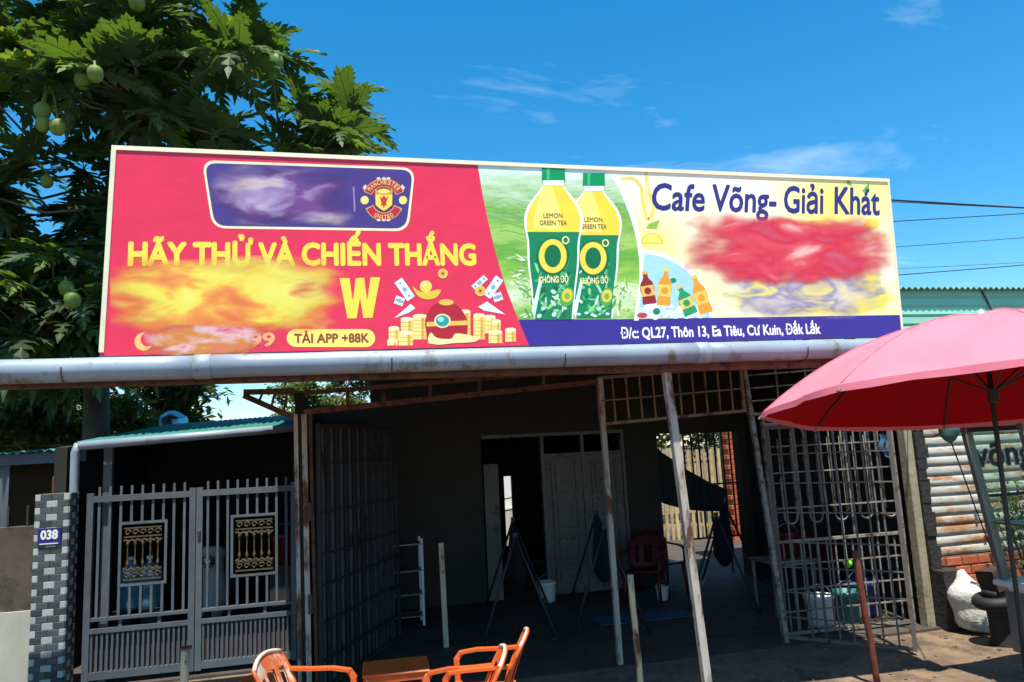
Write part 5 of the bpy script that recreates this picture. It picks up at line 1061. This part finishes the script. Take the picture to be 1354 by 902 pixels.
# ================================================================ TREES
def leaf_mesh(seed, m, droop):
    R_ = random.Random(seed); mb_ = MB(); n = 5
    mid = lambda s: Vector((s, 0, .06*math.sin(math.pi*s)-droop*s*s))
    vs = []; fs = []
    for sd in (-1, 1):
        prev = .03
        for i in range(n):
            s0_, s1_ = .05+.16*i, .05+.16*i+.15; ln = [.26, .36, .37, .3, .2][i]*R_.uniform(.9, 1.1); an = rad([62, 55, 48, 40, 30][i])
            tipx = (s0_+s1_)/2+ln*math.cos(an); tipy = sd*ln*math.sin(an)
            m0, m1 = mid(s0_), mid(min(1, s1_+.02)); tip = Vector((tipx, tipy, mid(min(1, s1_)).z-.1*ln+.05*math.sin(tipx*4)-droop*.4*ln))
            k0 = m0.lerp(tip, .6)+Vector((-.035, sd*.045, .03)); k1 = m1.lerp(tip, .55)+Vector((.05, sd*.03, .03)); b = len(vs)
            vs += [m0, k0, tip, k1, m1]; fs += [(b, b+1, b+2, b+3, b+4) if sd < 0 else (b+4, b+3, b+2, b+1, b)]
    b = len(vs); vs += [mid(.83), mid(.9)+Vector((0, .07, 0)), mid(1.08), mid(.9)+Vector((0, -.07, 0))]; fs.append((b, b+3, b+2, b+1))
    mb_.add(vs, fs, 0)
    for s0_, s1_ in ((-.12, .3), (.3, .7), (.7, 1.0)):
        a, c = mid(max(0, s0_))+Vector((min(0, s0_), 0, .006)), mid(s1_)+Vector((0, 0, .006)); wd = .012*(1.2-s0_); mb_.add([a+Vector((0, wd, 0)), a-Vector((0, wd, 0)), c-Vector((0, wd*.7, 0)), c+Vector((0, wd*.7, 0))], [(0, 1, 2, 3)], 1)
    me = mb_.mesh('leaf', [m, m_rib]); return me
LM = [leaf_mesh(i, m_leaf, d) for i, d in enumerate((.12, .3, .5))]; LY = [leaf_mesh(9+i, m_leaf_y, d) for i, d in enumerate((.1, .3))]
bt_ = thing('breadfruit_tree', (-3.6, 12.2, 0), 'large breadfruit tree with big lobed leaves and round green fruit behind the billboard', 'tree')
RT = random.Random(21)
POLY = [(-400, -400), (365, -400), (372, 5), (392, 40), (455, 36), (488, 84), (474, 130), (490, 160), (484, 196), (440, 215), (420, 260), (420, 480), (-400, 480)]
HOLES = [(345, 165, 22), (405, 95, 14), (60, 165, 12), (60, 265, 14), (30, 10, 14), (255, 35, 9), (325, 250, 12), (180, 85, 0), (108, 180, 8), (10, 185, 9), (300, 130, 7), (235, 130, 5)]
def inpoly(x, y):
    c = False; n = len(POLY)
    for i in range(n):
        x0, y0 = POLY[i]; x1, y1 = POLY[i-1]
        if (y0 > y) != (y1 > y) and x < (x1-x0)*(y-y0)/(y1-y0)+x0: c = not c
    return c
lobes = [((-3.4, 11.2, 6.6), (2.6, 2.2, 2.2)), ((-1.7, 10.9, 7.0), (1.9, 1.8, 1.9)), ((-.6, 10.8, 6.6), (1.2, 1.1, 1.0)), ((-4.6, 11.0, 4.7), (2.2, 1.8, 1.6)), ((-2.9, 10.6, 8.6), (2.4, 2.0, 1.5)), ((-3.4, 10.2, 4.0), (1.1, .9, .9)), ((-5.6, 11.4, 6.6), (2.0, 2.0, 2.2)), ((-1.6, 10.9, 5.2), (1.5, 1.3, 1.0)), ((-2.2, 9.2, 6.9), (1.4, .8, 1.1))]
ros = []; tries = 0
while len(ros) < 420 and tries < 60000:
    tries += 1; c, r = RT.choice(lobes); v = Vector((RT.gauss(0, 1), RT.gauss(0, 1), RT.gauss(0, 1))).normalized()*(RT.random()**.42)
    p = Vector((c[0]+v.x*r[0], c[1]+v.y*r[1], c[2]+v.z*r[2])); x, y, k = pix(p)
    if not inpoly(x+24 if x > 200 else x, y): continue
    if any(math.hypot(x-hx, y-hy) < hr+34 for hx, hy, hr in HOLES if hr): continue
    if any((p-q).length < .32 for q in ros): continue
    ros.append(p)
tb0 = Vector((-3.6, 12.2, -.05)); fork = Vector((-3.5, 12.0, 3.6))
tm = MB(); tm.tube([tb0, tb0.lerp(fork, .4)+Vector((.06, 0, 0)), fork], [.26, .2, .17], 12); limbs = []
for c, r in lobes:
    c = Vector(c)+Vector((0, .25, -.25)); pts = [fork.lerp(c, t)+Vector((.12*math.sin(t*5), .1*math.sin(t*4+1), .25*math.sin(math.pi*t))) for t in (0, .25, .5, .75, 1)]
    tm.tube(pts, [.14, .11, .085, .06, .04], 8); limbs += [(a.lerp(b, k/3)) for a, b in zip(pts[1:], pts[2:]) for k in range(4)]
tw = tm
for p in ros:
    q = min(limbs, key=lambda s: (s-p).length); mpt = q.lerp(p, .55)+Vector((0, 0, -.12*(p-q).length)); tw.tube([q, mpt, p], [.022, .018, .014], 5)
obj('trunk', tw, m_bark, bt_, True)
cand = []
for p in ros:
    n = RT.randint(8, 11); a0 = RT.uniform(0, 6.28); out_ = (p-Vector((-2.8, 11.0, 6.2))).normalized()
    for i in range(n):
        az = a0+i*2.4; el = RT.uniform(-.55, .75); d = (Vector((math.cos(az)*math.cos(el), math.sin(az)*math.cos(el), math.sin(el)))+out_*.35).normalized()
        s = RT.uniform(.44, .74); z = (Vector((0, 0, 1))-d*d.z).normalized(); z = (Quaternion(d, RT.uniform(-.5, .5)) @ z); y_ = z.cross(d)
        M_ = Matrix(((d.x*s, y_.x*s, z.x*s, p.x+d.x*.07), (d.y*s, y_.y*s, z.y*s, p.y+d.y*.07), (d.z*s, y_.z*s, z.z*s, p.z+d.z*.07), (0, 0, 0, 1)))
        young = RT.random() < .1; me = RT.choice(LY) if young else RT.choice(LM); cx2, cy2, k = pix(p)
        vis = -30 < cx2 < 520 and -20 < cy2 < 470 and not (cx2 > 150 and cy2 > 215); cand.append((k if vis else k+100, M_, me))
cand.sort(key=lambda t: t[0])
cr = MB(); crown_mats = [m_leaf, m_rib, m_leaf_y]
for k, M_, me in cand[300:]:
    yo = me in LY; vs = [M_ @ v.co for v in me.vertices]; b = len(cr.v); cr.v += [tuple(v) for v in vs]
    for pl_ in me.polygons: cr.f.append(tuple(i+b for i in pl_.vertices)); cr.mi.append(1 if pl_.material_index else (2 if yo else 0))
crown = obj('crown', cr, crown_mats, bt_); crown['kind'] = 'stuff'
for k, M_, me in cand[:300]: inst('leaf', me, M_, crown)
frm = MB(); prof = [(.004, -.075), (.03, -.07), (.055, -.045), (.066, 0), (.06, .04), (.035, .068), (.01, .076), (.01, .11)]
frm = frm.lathe((0, 0, 0), prof, 14).mesh('fruit', m_fruit, True)
for x, y, sc_ in ((110, 106, 1.3), (126, 98, 1.1), (56, 147, 1.2), (57, 164, 1.1), (76, 168, 1.15), (8, 228, 1.2), (22, 226, 1.0), (14, 295, 1.3), (65, 402, 1.35), (88, 382, 1.2), (96, 397, 1.2), (181, 4, 1.2), (365, 82, 1.3), (360, 96, 1.1), (166, 2, 1.0), (48, 142, .9), (62, 240, 1.0)):
    q = min((p for p in ros), key=lambda p: math.hypot(pix(p)[0]-x, pix(p)[1]-y)+pix(p)[2]*6); d = ray(x, y); P_ = EYE+d*(pix(q)[2]-.6)
    inst('fruit', frm, Matrix.Translation(P_) @ Matrix.Rotation(RT.uniform(-.4, .4), 4, 'X') @ Matrix.Scale(sc_*1.1, 4), bt_)
    st_ = MB().tube([P_+Vector((0, 0, .1)), P_.lerp(q, .5)+Vector((0, 0, .12)), q], .009, 5); obj('fruit_stalk', st_, m_rib, bt_)
def small_tree(base, h, ell_, n, ls, m, label, seed, trunk_r=.14):
    R_ = random.Random(seed); t = thing('leafy_tree', base, label, 'tree', 'trees behind the houses'); b = Vector(base); tm = MB(); top = b+Vector((0, 0, h*.45))
    tm.tube([b-Vector((0, 0, .05)), b.lerp(top, .5)+Vector((.05, 0, 0)), top], [trunk_r, trunk_r*.8, trunk_r*.6], 8); cs = []
    for c, r in ell_:
        c = Vector(c); tm.tube([top, top.lerp(c, .5)+Vector((0, 0, .2)), c], [trunk_r*.5, trunk_r*.35, trunk_r*.15], 6)
        for i in range(14):
            v = Vector((R_.gauss(0, 1), R_.gauss(0, 1), R_.gauss(0, 1))).normalized()*R_.uniform(.55, 1); e = Vector((c.x+v.x*r[0], c.y+v.y*r[1], c.z+v.z*r[2])); tm.tube([c, e], [trunk_r*.12, .008], 4); cs.append((e, r))
    obj('trunk', tm, m_bark, t, True); cr = MB(); per_ = max(1, n//len(cs))
    for e, r in cs:
        for i in range(per_):
            p = e+Vector((R_.gauss(0, .17*r[0]), R_.gauss(0, .17*r[1]), R_.gauss(0, .14*r[2]))); d = Vector((R_.gauss(0, 1), R_.gauss(0, 1), R_.gauss(-.3, .7))).normalized(); sd_ = d.cross(Vector((R_.gauss(0, .4), R_.gauss(0, .4), 1))).normalized(); s = ls*R_.uniform(.7, 1.3); nn = sd_.cross(d)
            cr.add([p, p+d*s*.5+sd_*s*.24+nn*s*.06, p+d*s, p+d*s*.5-sd_*s*.24+nn*s*.06], [(0, 1, 2), (0, 2, 3)])
    c = obj('crown', cr, m, t); c['kind'] = 'stuff'; return t
small_tree((-4.4, 15.5, 0), 4.2, [((-4.5, 15.3, 3.4), (1.9, 1.4, 1.2)), ((-3.2, 15.2, 3.2), (1.1, 1.2, .8)), ((-5.6, 15.6, 2.8), (1.4, 1.2, 1.2))], 9000, .2, m_leaf2, 'dense dark green tree behind the shed with the green roof edge', 3)
small_tree((-.9, 17.5, 0), 4.0, [((-.9, 17.5, 3.3), (1.0, 1.0, .75)), ((.1, 17.6, 3.6), (.9, .9, .8)), ((-.2, 17.4, 2.6), (1.0, .9, .7))], 6000, .18, m_leaf3, 'light olive green tree beyond the carport roof beside the bracket', 4)
small_tree((-4.1, 13.6, 0), 3.6, [((-4.0, 13.4, 3.0), (.9, .8, .6)), ((-4.8, 13.5, 2.8), (.8, .7, .6))], 4500, .15, m_leaf3, 'sunlit small-leaved tree between shed roof and carport roof', 5)
small_tree((7.2, 18.5, 0), 3.4, [((7.0, 18.4, 2.6), (1.4, 1, .9)), ((8.6, 18.6, 2.7), (1.3, 1, .9)), ((9.6, 18.3, 2.4), (1, 1, .8))], 5000, .18, m_leaf2, 'green tree standing behind the pale slat fence in the yard', 6)
small_tree((-7.5, 17, 0), 5.5, [((-7.5, 17, 4.4), (2.2, 1.8, 1.8)), ((-9.2, 17, 3.6), (1.8, 1.6, 1.5))], 6000, .22, m_leaf2, 'tall dark tree farther left behind the shed' if 0 else 'taller dark tree behind the low shed, beside the dense one', 8)
# potted greens behind the cart
sh_ = thing('potted_shrub', (7.45, 6.6, 0), 'leafy green shrub in a dark pot behind the glass food cart', 'shrub'); R_ = random.Random(5); q = onY(1345, 690, 6.5)
obj('pot', MB().lathe((q.x+.1, 6.5, -.01), [(.13, 0), (.17, .26), (.18, .3), (.15, .3), (.14, .24)], 16), m_dark, sh_, True); cr = MB(); stx = MB()
for i in range(30):
    e = Vector((q.x+.1+R_.gauss(0, .2), 6.5+R_.gauss(0, .16), R_.uniform(.7, 1.45))); stx.tube([(q.x+.1, 6.5, .22), e], [.01, .004], 4)
    for k in range(26):
        p = e+Vector((R_.gauss(0, .08), R_.gauss(0, .08), R_.gauss(0, .09))); d = Vector((R_.gauss(0, 1), R_.gauss(0, 1), R_.gauss(0, .6))).normalized(); sd_ = d.cross(Vector((.1, .2, 1))).normalized(); s = R_.uniform(.05, .1); cr.add([p, p+d*s*.5+sd_*s*.25, p+d*s, p+d*s*.5-sd_*s*.25], [(0, 1, 2, 3)])
obj('stems', stx, m_bark, sh_); c = obj('foliage', cr, m_leaf3, sh_); c['kind'] = 'stuff'
# ---------------------------------------------------------------- loose stones and dry leaves on the dirt
gs = MB(); R_ = random.Random(77)
for i in range(1500):
    x, y = R_.uniform(-3, 8), R_.uniform(4.5, 7.0); r = .006+.018*R_.random()**4; z = gz(x, y); a = R_.uniform(0, 6)
    gs.add([(x+r*math.cos(a+k*1.57)*R_.uniform(.7, 1.2), y+r*math.sin(a+k*1.57)*R_.uniform(.7, 1.2), z-.002) for k in range(4)]+[(x+r*.2, y, z+r*.7)], [(0, 1, 4), (1, 2, 4), (2, 3, 4), (3, 0, 4)])
g_o = obj('gravel', gs, mat('gravel_stone', (120, 108, 94), .95, var=.4, scale=30)); tag(g_o, 'loose small stones scattered on the packed dirt', 'gravel'); g_o['kind'] = 'stuff'
ls_ = MB()
for i in range(140):
    x, y = R_.uniform(-2, 8), R_.uniform(4.8, 7.0); z = gz(x, y)+.006; a = R_.uniform(0, 6.3); s_ = R_.uniform(.03, .07); d = Vector((math.cos(a), math.sin(a), .1)); q = Vector((-math.sin(a), math.cos(a), R_.uniform(-.4, .4)))*.35; p = Vector((x, y, z))
    ls_.add([p, p+d*s_*.5+q*s_, p+d*s_, p+d*s_*.5-q*s_+Vector((0, 0, .008))], [(0, 1, 2), (0, 2, 3)])
l_o = obj('fallen_leaves', ls_, mat('dry_leaf', (120, 86, 48), .8, var=.4, scale=8)); tag(l_o, 'dry brown leaves scattered over the dirt yard', 'leaves'); l_o['kind'] = 'stuff'
# ---------------------------------------------------------------- overhead wires
WY = 16.0
for i, ((xa, ya), (xb, yb), r_, lb) in enumerate((((1100, 262), (1500, 280), .022, 'thick black cable, uppermost, crossing the sky beside the billboard'), ((1100, 265), (1500, 279), .012, 'thin black cable just below the thick uppermost one'), ((1100, 300), (1500, 270), .012, 'thin black cable rising to meet the thick uppermost one'), ((1100, 335), (1500, 300), .008, 'fine dark wire midway above the pale green shed'), ((1100, 373), (1500, 335), .012, 'dark cable lowest in the sky over the pale green shed'), ((1100, 362), (1500, 336), .006, 'hair-thin wire just above the lowest cable over the green shed'))):
    a, b = onY(xa, ya, WY), onY(xb, yb, WY-.2*i); d = b-a; a2, b2 = a-d*.375, b+d*2.5
    tag(obj('overhead_wire', MB().tube([a2.lerp(b2, t)+Vector((0, 0, -.2*(4*t*(1-t))+.12)) for t in [k/40 for k in range(41)]], r_, 6), m_wire, smooth=True), lb, 'wire', 'overhead wires in the sky')
for i, ((xa, ya), (xb, yb), lb) in enumerate((((0, 578), (235, 583), 'pale service wire sagging across the dark trees behind the shed'), ((0, 589), (140, 590), 'second service wire just below the pale one behind the shed'))):
    a, b = onY(xa, ya, 13.2), onY(xb, yb, 13.2); d = b-a
    tag(obj('service_wire', MB().tube([(a-d*1.5).lerp(b+d*.3, k/20) for k in range(21)], .011, 6), m_alu, smooth=True), lb, 'wire', 'service wires')
for x, y, lb in ((-12.5, 17.5, 'grey concrete utility pole left of the shed carrying service wires'), (26, 15.2, 'grey concrete utility pole beyond the pale green shed carrying the overhead wires'), (onY(950, 300, 16.1).x, 16.15, 'grey concrete utility pole hidden behind the billboard carrying the overhead wires')):
    t = thing('utility_pole', (x, y, 0), lb, 'pole'); obj('pole_shaft', MB().tube([(x, y, -.1), (x, y, 6.9)], [.17, .1], 12), m_conc, t, True); obj('cross_arm', MB().bx(x-.7, x+.7, y-.05, y+.05, 6.5, 6.6), m_rust, t)
